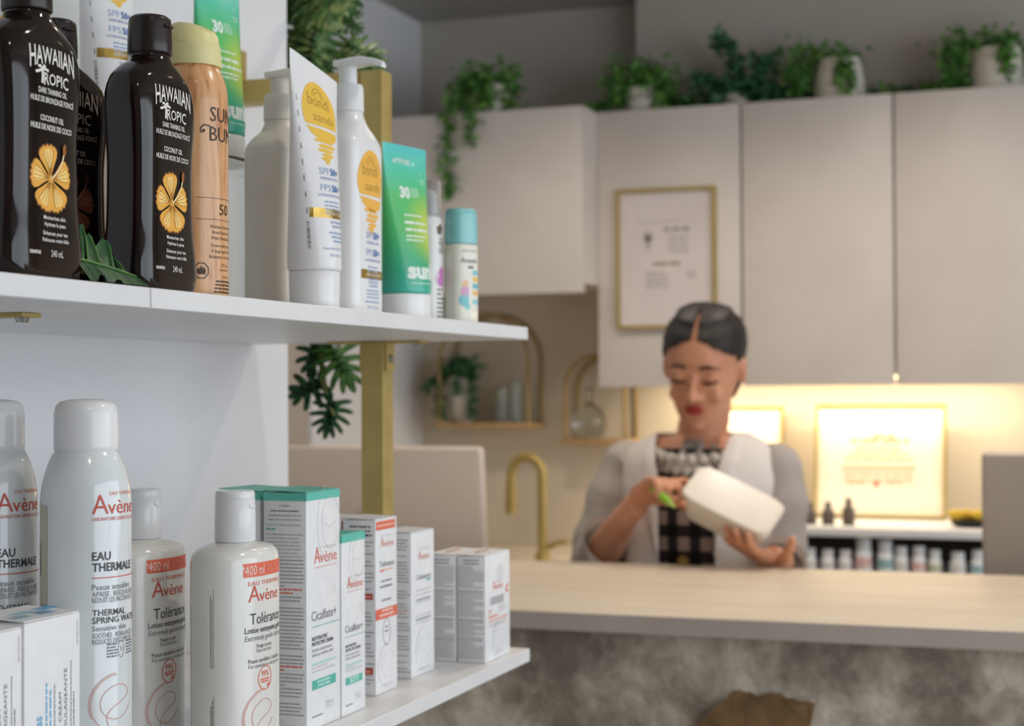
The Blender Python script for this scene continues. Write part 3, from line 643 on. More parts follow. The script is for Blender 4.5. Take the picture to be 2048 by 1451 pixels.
def pump_bottle(loc, rz, label, print_=True, noz=0.0, body_m=white_plastic, k=1.0):
    t = thing('sunscreen_pump_bottle', label, 'pump bottle', loc, rz, 'sunscreen pump bottles on the upper shelf')
    T = Prof([(0, .033, .022, 4), (.003, .0355, .0245, 4), (.146, .0355, .0245, 4), (.153, .0350, .0240, 3.8), (.163, .0285, .0205, 3), (.171, .0185, .0172, 2.2), (.178, .0150, .0150, 2), (.182, .0140, .0140, 2)])
    T.mesh('body', body_m, t, 72)
    lathe('collar', [(.0142, .1815), (.0152, .1822), (.0148, .203), (.0135, .206), (.0085, .2068)], body_m, t, 40)
    lathe('pump_stem', [(.0085, .2065), (.0085, .2215), (.0095, .2225)], body_m, t, 32)
    bm = bmesh.new(); sec = []
    for x, wv, z0, z1 in ((.013, .007, .2265, .229), (.010, .0098, .2225, .2292), (-.006, .0098, .222, .2302), (-.018, .0078, .2225, .2302), (-.031, .0055, .2215, .2275), (-.040, .0042, .2185, .2245), (-.042, .0038, .2180, .2225)):
        sec.append([(x, -wv, z0), (x, wv, z0), (x, wv * .8, (z0 + z1) / 2 + .001), (x, wv * .45, z1), (x, -wv * .45, z1), (x, -wv * .8, (z0 + z1) / 2 + .001)])
    add_loft(bm, sec); M = Matrix.Rotation(noz, 4, 'Z')
    for v in bm.verts: v.co = M @ v.co
    bmesh.ops.recalc_face_normals(bm, faces=bm.faces); from_bm('pump_head', bm, body_m, t)
    if print_:
        P = Print(); sun_disc(P, -.002, .119, .0255, ink(236, 182, 80), brn_); sun_copy(P, .001, .068, 1.05, '')
        P.rect(-.0225, .0325, .0255, .0405, gold_foil, 0); P.text('EVERYDAY / QUOTIDIEN', .002, .0348, .0030, ink(236, 222, 176), 'C', width=.032)
        P.text('NO FRAGRANCE', .002, .0285, .0022, blue1, 'C'); P.text('SANS PARFUM', .002, .0253, .0022, blue1, 'C')
        for q in range(3): P.greek(-.014, .016, .0215 - q * .0030, .0015, blue2, al='C', fill=.9)
        P.greek(-.016, .016, .0115, .0016, blue2); P.text('500 mL / 16.9 fl oz', .001, .0065, .0026, blue2, 'C', sx=.9)
        P.build('printed_lettering', t, T.front, .004, .006)
    t.scale = (1, 1, k)
    return t
pump_bottle((-.668, 1.404, OZ), FACE, 'white pump bottle with yellow sun label behind the green tube', True, radians(78), k=1.065)
pump_bottle((-.705, 1.337, OZ), FACE, 'white pump bottle with blank side, its shadow-side beige put into the colour, right of the spray can', False, radians(82), cream_and_shade_plastic, k=.975)  # white bottle; the beige of its shadow side is put into the plastic

# ------------------------------------------------------------------ green sunscreen tubes
def green_mat(top):
    m, nt, b = nodes_of('green_gradient', .35, .2)
    tc = nt.nodes.new('ShaderNodeTexCoord'); sp = nt.nodes.new('ShaderNodeSeparateXYZ'); nt.links.new(tc.outputs['Object'], sp.inputs[0])
    mr = nt.nodes.new('ShaderNodeMapRange'); mr.inputs[1].default_value = .025; mr.inputs[2].default_value = top; nt.links.new(sp.outputs['Z'], mr.inputs[0])
    r = nt.nodes.new('ShaderNodeValToRGB'); els = r.color_ramp.elements
    els[0].color = S(62, 178, 158); els[0].position = 0; els[1].color = S(92, 202, 200); els[1].position = 1
    for p_, c_ in ((.16, (52, 172, 134)), (.42, (70, 186, 104)), (.66, (86, 196, 112)), (.86, (84, 204, 176))): e_ = els.new(p_); e_.color = S(*c_)
    vd = nt.nodes.new('ShaderNodeVectorMath'); vd.operation = 'DISTANCE'; vd.inputs[1].default_value = (.018, -.012, top * .52); nt.links.new(tc.outputs['Object'], vd.inputs[0])
    m2 = nt.nodes.new('ShaderNodeMapRange'); m2.interpolation_type = 'SMOOTHSTEP'; m2.inputs[1].default_value = .004; m2.inputs[2].default_value = .046; m2.inputs[3].default_value = 1; m2.inputs[4].default_value = 0; nt.links.new(vd.outputs['Value'], m2.inputs[0])
    mx = nt.nodes.new('ShaderNodeMix'); mx.data_type = 'RGBA'; mx.inputs[7].default_value = S(192, 214, 84)
    nt.links.new(m2.outputs[0], mx.inputs[0]); nt.links.new(mr.outputs[0], r.inputs[0]); nt.links.new(r.outputs[0], mx.inputs[6]); nt.links.new(mx.outputs[2], b.inputs['Base Color'])
    return m
gm = green_mat(.174)
def green_tube(loc, rz, label):
    t = thing('green_sunscreen_tube', label, 'tube', loc, rz, 'green gradient sunscreen tubes')
    T = Prof([(.026, .0265, .0235, 2), (.028, .0280, .0250, 2), (.07, .0312, .0205, 2), (.12, .0348, .0125, 2), (.160, .0372, .0045, 2), (.168, .0376, .0014, 2.5), (.176, .0376, .0010, 2.5)])
    T.mesh('body', gm, t, 64, angle=60)
    Prof([(0, .0268, .0238, 2), (.002, .0276, .0246, 2), (.0240, .0278, .0248, 2), (.0258, .0272, .0242, 2)], 3).mesh('cap', white_plastic, t, 48)
    P = Print(); wi = ink(226, 240, 232); wj = ink(180, 224, 200)
    P.text('ATTITUDE', -.0265, .156, .0050, wi, 'L', width=.0275, bold=.03); P.poly([(.018, .1515), (.021, .1515), (.0195, .147)], wj); P.greek(.014, .025, .1415, .0014, wj); P.greek(.015, .024, .1385, .0014, wj)
    P.text('30', -.0215, .1220, .0110, wi, 'L', width=.0145, bold=.05)
    for q in range(4): P.greek(-.005, .012, .1310 - q * .0026, .0015, wj, fill=.7 + .1 * (q % 3))
    for q, (f, v) in enumerate(((.75, .1035), (.9, .0955), (1, .0885), (.8, .0825), (.65, .0785))): P.greek(-.019, .018, v, .0026 if q in (1, 2) else .0016, wi, fill=f)
    P.text('sunly', -.0205, .0415, .0160, wi, 'L', width=.050, bold=.05); P.greek(-.017, .012, .0355, .0014, wj)
    P.build('printed_lettering', t, T.front, .003, .008)['kind'] = 'stuff'
    return t
green_tube((-.656, 1.510, OZ), FACE - radians(12), 'green gradient sunscreen tube standing right of the yellow sun pump bottle')
# acrylic riser with two more tubes standing on it
RZ = UT + .1455
acr = mat('clear_acrylic', S(238, 240, 238), .03, trans=.95, ior=1.12, noise=(10, S(234, 237, 235), .4, .6))
rs = thing('acrylic_riser', 'clear acrylic display riser behind the bottles on the upper shelf', 'display riser', (-.805, 1.28, UT))
box('top_plate', -.065, .065, -.150, .150, .142, .1452, acr, rs, .0008, 1)
for yy in (-.150, .147): box('leg_panel', -.065, .065, yy, yy + .003, 0.0003, .1418, acr, rs, .0006, 1)
green_tube((-.785, 1.362, RZ + .0002), FACE - radians(4), 'green gradient sunscreen tube raised on the clear riser behind the spray can')
sun_tube((-.832, 1.250, RZ + .0002), FACE - radians(14), 'white sunscreen tube raised on the riser behind the dark bottles')
# cream tube glimpsed between the dark bottles
t = thing('cream_lotion_tube', 'cream lotion tube glimpsed between two dark oil bottles', 'tube', (-.722, 1.072, OZ), FACE)
T = Prof([(.02, .014, .014, 2), (.03, .0155, .014, 2), (.08, .0175, .009, 2), (.112, .019, .0016, 2), (.118, .019, .001, 2.4)])
T.mesh('body', cream_and_shade_plastic, t, 40, angle=60); Prof([(0, .013, .013, 2), (.002, .0138, .0138, 2), (.0198, .0138, .0138, 2)], 3).mesh('cap', white_plastic, t, 32)
P = Print(); k = ink(90, 80, 66)
for q in range(13): P.greek(-.004, .004, .034 + q * .006, .0014, k, fill=random.uniform(.4, 1))
P.build('side_print', t, lambda u, v, e: (lambda a, b, n: (-a * cos(.5 + u / .016) - e, -b * sin(.5 + u / .016) - e, v))(*T.at(v)))

# ------------------------------------------------------------------ slim spray bottle and small teal-capped bottle at the shelf end
t = thing('slim_spray_bottle', 'slim white bottle with clear cap and pink print, beside the teal capped one', 'bottle', (-.675, 1.618, OZ), FACE - radians(20))
T = Prof([(0, .0145, .0145, 2), (.002, .0155, .0155, 2), (.100, .0155, .0155, 2), (.108, .0135, .0135, 2), (.112, .0115, .0115, 2)])
T.mesh('body', white_plastic, t, 40)
lathe('inner_pump', [(.0095, .1125), (.0095, .130), (.006, .135)], white_plastic, t, 24)
lathe('clear_cap', [(.0142, .109), (.0142, .143), (.0130, .1455), (.0115, .1455), (.0115, .111)], mat('clear_cap', S(236, 236, 236), .08, trans=.9, ior=1.3, noise=(20, S(232, 232, 232), .4, .6)), t, 32)
P = Print(); k = ink(112, 92, 70); pk = ink(206, 130, 200)
P.poly([(-.004, .098), (.003, .102), (.005, .096), (.002, .09), (-.003, .091)], k)
P.text('SUN', .004, .072, .006, k, 'L', rot=radians(90), sx=1.0); P.text('BUM', .0085, .072, .005, k, 'L', rot=radians(90))
P.disc(.003, .052, .0042, pk, sy=1.4); P.disc(.002, .044, .0050, pk, sy=1.2); P.ringline(.002, .046, .007, .0008, pk, 0, 40, 300)
for q in range(7): P.greek(-.004, .008, .034 - q * .0045, .0018, k, fill=random.uniform(.5, 1))
P.build('printed_lettering', t, T.arc, .0025)['kind'] = 'stuff'; t.scale = (1, 1, 1.06)
t = thing('kids_sunscreen_bottle', 'small cream bottle with teal cap at the end of the upper shelf', 'bottle', (-.645, 1.636, OZ), FACE - radians(28))
T = Prof([(0, .0165, .0135, 2.6), (.002, .0178, .0148, 2.6), (.078, .0178, .0148, 2.6), (.081, .017, .014, 2.6)])
T.mesh('body', mat('cream_bottle', S(232, 230, 218), .3, noise=(20, S(228, 226, 213), .4, .6)), t, 48)
Prof([(.0815, .0170, .0142, 2.6), (.083, .0176, .0148, 2.6), (.112, .0172, .0144, 2.6), (.1165, .0160, .0132, 2.6), (.1178, .0138, .011, 2.6)], 3).mesh('cap', mat('teal_cap', S(140, 204, 206), .25, coat=.2, noise=(20, S(134, 198, 200), .4, .6)), t, 48)
P = Print(); k = ink(92, 92, 96)
P.text('Aveeno', -.0005, .062, .0058, k, 'C', width=.022); P.greek(-.010, .011, .0735, .0014, ink(160, 160, 160)); P.greek(-.003, .005, .0565, .0024, k)
for q, (c_, v) in enumerate((((132, 204, 214), .0500), ((240, 200, 110), .0435), ((96, 188, 200), .0365), ((236, 196, 120), .0295), ((150, 208, 214), .0205))): P.rect(.0035, v, .0135, v + .0046, ink(*c_))
P.disc(-.006, .0405, .0042, ink(236, 200, 160)); P.disc(-.0065, .033, .0050, ink(214, 168, 204), sy=1.2); P.disc(-.0075, .0245, .0060, ink(128, 200, 210), sy=1.1); P.disc(-.0035, .018, .0035, ink(140, 206, 212))
P.rect(.000, .006, .011, .0125, ink(244, 240, 224)); P.build('printed_lettering', t, T.front, .003)['kind'] = 'stuff'; t.scale = (1, 1, 1.06)

# ------------------------------------------------------------------ monstera leaves
def leaf_mesh(name, lobes, L, hw, bend):
    """split leaf: base at origin, tip along +x, upper side +z; finger lobes fan out from the midrib"""
    bm = bmesh.new()
    def put(x, y):
        return bm.verts.new((x * L, y * L, L * (-bend * max(0, x) ** 2 - .22 * y * y - .03 * abs(y) + .02 + .0005 * random.random())))
    def lobe(bx, by, ang, ln, h0, h1):
        d = (cos(ang), sin(ang)); n = (-d[1], d[0]); prev = None
        for q, k in ((0, 1), (.2, 1), (.42, .86), (.64, .84), (.82, .78), (.94, .52), (1, .18)):
            h = h0 + (h1 - h0) * q; h *= k; a_ = .22 * q * q * (-1 if ang > 0 else 1) if abs(ang) > .1 else 0
            c = (bx + d[0] * ln * q + n[0] * a_ * ln, by + d[1] * ln * q + n[1] * a_ * ln)
            row = [put(c[0] + n[0] * h * m, c[1] + n[1] * h * m) for m in (-1, 0, 1)]
            if prev:
                for m in (0, 1): bm.faces.new((prev[m], row[m], row[m + 1], prev[m + 1]))
            prev = row
    lobe(0, 0, 0, 1.0, .11, .115)
    for sd in (-1, 1):
        for i in range(lobes):
            f = i / (lobes - 1); lobe(.04 + .50 * f, 0, sd * radians(128 - 84 * f), (.40 + .16 * sin(pi * (f * .8 + .15))), hw, hw * .82)
    bmesh.ops.solidify(bm, geom=bm.faces[:], thickness=.0006)
    me = bpy.data.meshes.new(name); bm.normal_update(); bm.to_mesh(me); bm.free()
    me.polygons.foreach_set('use_smooth', [True] * len(me.polygons)); return me
LM = [leaf_mesh('monstera_leaf_a', 4, .10, .118, .10), leaf_mesh('monstera_leaf_b', 5, .10, .092, .18)]
for m_ in LM: m_.materials.append(None)
def place_leaf(name, me, base, tip, facing, m, parent=None, scale=None):
    o = bpy.data.objects.new(name, me); COL.objects.link(o)
    base, tip = Vector(base), Vector(tip); x = (tip - base); L = x.length; x.normalize()
    z = Vector(facing) - x * Vector(facing).dot(x); z.normalize(); y = z.cross(x); k = (scale or L) / .10
    M = Matrix(((x.x * k, y.x * k, z.x * k, base.x), (x.y * k, y.y * k, z.y * k, base.y), (x.z * k, y.z * k, z.z * k, base.z), (0, 0, 0, 1)))
    if parent is not None: o.parent = parent; M = Matrix.Translation(-parent.location) @ M
    o.matrix_local = M
    o.material_slots[0].link = 'OBJECT'; o.material_slots[0].material = m
    return o
# single leaf lying between the dark bottles
q0 = atX(160, 555, -.604)
up_ = [(150, 500), (148, 462), (166, 462), (185, 446), (189, 451), (176, 478), (171, 490), (176, 493), (186, 480), (197, 465), (205, 471), (199, 490), (197, 501), (204, 504), (213, 490), (224, 475), (234, 480), (242, 490), (232, 503), (224, 514), (230, 519), (238, 515), (246, 512), (252, 519), (260, 535), (271, 552)]
mid = [(150 + 121 * k / 25, 516 + 36 * (k / 25) ** 1.1) for k in range(26)]
bm = bmesh.new()
def lp(px, py, off):
    p = atX(px, py, -.614); z_ = p.z - UT
    return (p.x + off, p.y, p.z)
A_ = [bm.verts.new(lp(*q, -.10 * 0 - .008)) for q in up_]; B_ = [bm.verts.new(lp(*q, 0)) for q in mid]
C_ = []
for k, q in enumerate(mid):
    p = atX(*q, -.614); low = max(UT + .0012, p.z - .012 - .005 * (1 if (k % 7) < 4 else -.6)); C_.append(bm.verts.new((p.x + .009, p.y + .004, min(low, p.z - .001))))
for k in range(25):
    bm.faces.new((B_[k], B_[k + 1], A_[k + 1], A_[k])); bm.faces.new((C_[k], C_[k + 1], B_[k + 1], B_[k]))
bmesh.ops.solidify(bm, geom=bm.faces[:], thickness=.0007)
o = from_bm('monstera_leaf', bm, leaf_dark, angle=35)
bm = bmesh.new(); add_tube(bm, [lp(*q, .001) for q in mid], [.0009] * 20 + [.0008, .0007, .0006, .0005, .0004, .0003], 6)
for a_, b_ in ((5, 3), (10, 9), (15, 16), (20, 22)): add_tube(bm, [lp(*mid[a_], .0006), lp(*[(mid[a_][k] + up_[b_][k]) / 2 + (2, 0)[k] for k in (0, 1)], -.003), lp(*up_[b_], -.0075)], [.0006, .0005, .0002], 6)
from_bm('veins', bm, leaf_mid, o)
tag(o, 'single dark green split leaf lying between two dark oil bottles', 'leaf')
# trailing plant on the gold frame
mp_ = thing('monstera_garland', 'trailing green split-leaf plant hanging from the gold shelf frame', 'plant', (-.98, 1.90, H + .37))
def gp(x, y, Y=1.93): return atY(x, y, Y)
stem = catmull([gp(640, 60), gp(655, 180, 1.96), gp(642, 430, 1.95), gp(638, 640, 1.94), gp(640, 720), gp(652, 790), gp(668, 830)], 6)
tube('stem', [p - mp_.location for p in stem], .0022, stem_green, mp_, 8)
tube('stem', [p - mp_.location for p in catmull([gp(640, 690), gp(648, 740), gp(655, 790)], 5)], .0016, stem_green, mp_, 8)
cdir = (.42, -.90, .1)
for b_, t_, m_, v_ in (((632, 690), (618, 742), leaf_dark, 0), ((664, 698), (706, 772), leaf_mid, 1), ((642, 765), (578, 792), leaf_dark, 0), ((668, 806), (650, 872), leaf_dark, 1)):
    place_leaf('leaf', LM[v_], gp(*b_), gp(*t_), (cdir[0] + random.uniform(-.12, .12), cdir[1], cdir[2] + random.uniform(0, .25)), m_, mp_, scale=max((gp(*t_) - gp(*b_)).length * 1.12, .045))
random.seed(11)
for k in range(34):
    x, y = random.uniform(585, 700), random.uniform(-90, 175)
    if x > 668 and y > 90: y -= 70
    Y = random.uniform(1.88, 2.06); a_ = random.uniform(-.6, 3.4)
    Lp = random.uniform(62, 100); b_ = gp(x, y, Y); t_ = gp(x + Lp * cos(a_), y + Lp * abs(sin(a_)) * .9, Y - random.uniform(0, .05))
    if x + Lp * cos(a_) > 715: continue
    place_leaf('leaf', LM[k % 2], b_, t_, (random.uniform(.2, 1.0), -1, random.uniform(.0, .9)), random.choice((leaf_mid, leaf_light, leaf_light, leaf_light, leaf_mid)), mp_)
for b_, t_ in (((700, 95), (770, 130)), ((705, 110), (765, 112)), ((712, 130), (772, 140)), ((725, 175), (748, 225)), ((715, 185), (740, 195)), ((690, 40), (726, 62)), ((680, 20), (725, 25))):
    place_leaf('leaf', LM[1], gp(*b_), gp(*t_), (.3, -1, .5), random.choice((leaf_light, leaf_mid)), mp_)

# ================================================================== LOWER SHELF
LZ = LT + .0003
red = ink(206, 84, 66); red2 = ink(222, 120, 98); dkt = ink(66, 68, 72); gry = ink(120, 122, 126); pale = ink(206, 204, 204); teal = mat('teal_print', S(98, 196, 178), .4); teal2 = ink(90, 184, 168); org = ink(228, 112, 84); swl = ink(214, 150, 138)
def swirl(P, u, v, k, m, wd):
    """the looping line drawing printed low on the labels"""
    a = [(.95, -.25), (.55, -.62), (.05, -.78), (-.45, -.62), (-.72, -.2), (-.62, .3), (-.2, .62), (.3, .7), (.7, .52), (.78, .22), (.4, -.02), (-.05, -.22), (-.38, -.5), (-.42, -.85), (-.2, -1.2), (.2, -1.4)]
    P.line([(u + k * p.x, v + k * p.y) for p in catmull([(x, y, 0) for x, y in a], 8)], wd, m)
    for r_, a0, a1 in ((1.32, 95, 205), (1.24, 90, 255)): P.ringline(u + k * .1, v - k * .1, k * r_, wd, m, 0, a0, a1)
# ---- spring water spray cans
SPR = Prof([(0, .0275, .0275, 2), (.003, .0295, .0295, 2), (.214, .0295, .0295, 2), (.226, .0285, .0285, 2), (.238, .0255, .0255, 2), (.246, .0222, .0222, 2), (.249, .0205, .0205, 2)])
olive = mat('olive_label', S(196, 196, 172), .4, noise=(30, S(190, 190, 166), .4, .6))
def water_can(loc, label):
    t = thing('thermal_water_spray', label, 'spray can', loc, FACE, 'white thermal water spray cans')
    SPR.mesh('body', satin_white, t, 72)
    lathe('cap', [(.0195, .2480), (.0208, .2490), (.0210, .2520), (.0208, .2735), (.0196, .2785), (.0165, .2815), (.010, .2828), (.001, .2832)], white_plastic, t, 48, angle=70)
    Z = lambda y: (786 - y) * 1.065 / 3265 + .287
    P = Print(); L = -.0250
    P.text('EAU THERMALE', L + .0125, Z(990), .0024, red2, 'L', width=.024); P.text('A', L, Z(1027), .0135, red, 'L', width=.0110, bold=-.005); P.text('vène', L + .0105, Z(1027), .0098, red, 'L', width=.0260)
    P.text('LABORATOIRE DERMATOLOGIQUE', L, Z(1040), .0024, red, 'L', width=.040)
    P.text('EAU', L, Z(1118), .0056, dkt, 'L', width=.0125, bold=.02); P.text('THERMALE', L, Z(1140), .0056, dkt, 'L', width=.0330, bold=.02)
    P.rect(L, Z(1154), L + .045, Z(1152), red)
    P.text('Peaux sensibles', L, Z(1177), .0040, gry, 'L', sx=.92)
    for y, s_ in ((1190, 'APAISE . RÉÉQUILIBRE'), (1202, 'RÉDUIT LES INCONFORTS')): P.text(s_, L, Z(y), .0034, gry, 'L', width=.036)
    P.text('THERMAL', L, Z(1228), .0042, dkt, 'L', bold=.01); P.text('SPRING WATER', L, Z(1243), .0042, dkt, 'L', bold=.01)
    P.text('Sensitive skin', L, Z(1258), .0036, gry, 'L')
    for y, s_ in ((1272, 'SOOTHES . REBALANCES'), (1284, 'REDUCES DISCOMFORT')): P.text(s_, L, Z(y), .0034, gry, 'L', width=.034)
    P.ringline(-.004, Z(1298), .0028, .0004, gry, 0, 0, 360, 1.9); P.text('3', -.004, Z(1302), .0030, gry, 'C')
    for q in range(5): P.greek(-.0155, -.0075, Z(1288 + q * 6), .0010, gry); P.greek(.001, .010, Z(1286 + q * 6), .0010, gry)
    swirl(P, -.009, Z(1400), .0150, swl, .0005)
    P.build('printed_lettering', t, SPR.arc, .0022)
    P = Print(); u0 = -.0295 * radians(139)
    P.rect(u0, .012, u0 + .014, .214, olive, 0)
    for q, (a_, b_) in enumerate(((.168, .190), (.05, .150), (.045, .14))): P.greek(a_, b_, u0 + .003 + .003 * q, .0016 if q == 0 else .0009, dkt, 1, rot=True)
    for q in range(4): P.greek(.03, .15, u0 + .0095 + q * .001, .0005, gry, 1, rot=True)
    P.build('side_label', t, SPR.arc, .0022)
    return t
water_can((-.632, .9240, LZ), 'white thermal water spray can in front, left of the lotion bottles')
water_can((-.706, .9240, LZ), 'white thermal water spray can cut off by the left picture edge')
# ---- cleansing lotion bottles
LOT = Prof([(0, .039, .0270, 2.3), (.003, .0418, .0295, 2.3), (.150, .0425, .0300, 2.3), (.158, .0415, .0292, 2.3), (.1635, .0375, .0262, 2.3), (.1665, .030, .021, 2.2), (.1685, .0175, .0165, 2)])
lotm = mat('white_lotion_bottle', S(228, 227, 222), .2, coat=.3, noise=(20, S(224, 223, 218), .4, .6))
def lotion(loc, label):
    t = thing('cleansing_lotion_bottle', label, 'bottle', loc, FACE, 'white cleansing lotion bottles')
    LOT.mesh('body', lotm, t, 72)
    c = Prof([(.1688, .0155, .0155, 2), (.170, .0162, .0162, 2), (.2015, .0158, .0158, 2), (.2020, .0154, .0154, 2), (.2026, .0157, .0157, 2), (.2075, .0155, .0155, 2), (.2088, .0145, .0145, 2)], 2).mesh('cap', white_plastic, t, 44)
    bm = bmesh.new(); add_ellipsoid(bm, (0, -.0152, .197), (.005, .0016, .003), u=16, v=10); from_bm('thumb_dent', bm, white_plastic, c)
    Z = lambda y: (784 - y) * 1.29 / 3265 + .287
    P = Print()
    P.rect(-.0295, Z(1147), .0295, Z(1120), org, 0); P.text('400 ml', -.0285, Z(1143), .0078, ink(244, 214, 204), 'L', width=.021); P.greek(-.004, .022, Z(1132), .0022, red2, 1); P.greek(-.004, .022, Z(1142), .0022, red2, 1)
    P.text('EAU THERMALE', -.0255, Z(1164), .0034, red2, 'L', width=.046)
    P.text('A', -.0255, Z(1196), .0135, red, 'L', width=.0120, bold=-.005); P.text('vène', -.0140, Z(1196), .0098, red, 'L', width=.0300)
    P.text('Tolérance', -.0240, Z(1240), .0090, dkt, 'L', width=.044)
    P.text('Lotion nettoyante gelée', -.0285, Z(1257), .0046, dkt, 'L', width=.051, bold=.01); P.text('Extremely gentle cleanser', -.0285, Z(1272), .0044, gry, 'L', width=.053, shear=.2)
    P.text('Visage et yeux', -.0175, Z(1287), .0032, dkt, 'L', width=.021); P.text('Face and eyes', -.0175, Z(1296), .0032, gry, 'L', width=.021, shear=.2)
    P.text('Peaux sensibles à réactives', -.0255, Z(1316), .0036, dkt, 'L', width=.044); P.text('For sensitive to reactive skin', -.0255, Z(1326), .0034, gry, 'L', width=.044, shear=.2)
    P.ringline(-.0060, Z(1349), .0092, .0009, org); P.text('99%', -.0062, Z(1346), .0048, org, 'C', width=.0105); P.greek(-.0125, .0005, Z(1353), .0013, org); P.greek(-.0115, -.001, Z(1358), .0013, org)
    P.poly([(-.004, Z(1368)), (-.0005, Z(1366)), (.0008, Z(1359)), (-.0025, Z(1362))], org)
    swirl(P, -.010, Z(1420), .0165, swl, .0006)
    P.build('printed_lettering', t, LOT.front, .0025)
    P = Print(); k = ink(120, 122, 118); uu = lambda u, v, e: (lambda a, b, n: (-a * cos(.06 + u / .03) - e, -b * sin(.06 + u / .03) - e, v))(*LOT.at(v))
    for q in range(9): P.greek(.016, .058, .0012 * q, .0008, k, rot=True, fill=random.uniform(.7, 1))
    for q in range(8): P.greek(.075, .140, .0012 * q, .0005, k, rot=True, fill=random.uniform(.5, 1))
    P.line([(.0125, .010), (.0125, .062), (.003, .064)], .0005, k); P.build('back_print', t, uu, .002)
    return t
lotion((-.6460, 1.1470, LZ), 'white lotion bottle with orange banner, the nearer and right one of two')
lotion((-.7340, 1.1500, LZ), 'white lotion bottle with orange banner, behind the front spray can')

# ---- cartons
def carton(name, label, xf, yl, W, D, Z, cap_m=None, flap=0.0, rz=0.0, group=None):
    t = thing(name, label, 'carton', (xf - D / 2, yl + W / 2, LZ), FACE + rz, group)
    bm = bmesh.new(); add_box(bm, -W / 2, W / 2, -D / 2, D / 2, 0, Z - .0008, .0007, 2); from_bm('body', bm, card_white, t)
    bm = bmesh.new(); add_box(bm, -W / 2 + .0004, W / 2 - .0004, -D / 2 + .0006, D / 2 - .0004, Z - .0007, Z)
    for v in bm.verts:
        if v.co.z > Z - .001: v.co.z += flap * max(0, (v.co.y + D / 2) / D) + flap * .4 * max(0, -v.co.x / W)
    from_bm('top_flap', bm, cap_m or card_white, t, smooth=False)
    if cap_m:
        P = Print(); P.rect(-W / 2, Z - .0075, W / 2, Z - .0008, cap_m); P.build('front_band', t, plane_front(-D / 2), eps=.00015)
        P = Print(); P.rect(-D / 2, Z - .0075, D / 2, Z - .0008, cap_m); P.build('side_band', t, plane_left(-W / 2), eps=.00015)
    return t
def brand(P, u, v, w_, m=red):
    P.text('A', u - w_ / 2, v, w_ * .32, m, 'L', width=w_ * .27); P.text('vène', u - w_ / 2 + w_ * .25, v, w_ * .235, m, 'L', width=w_ * .75)
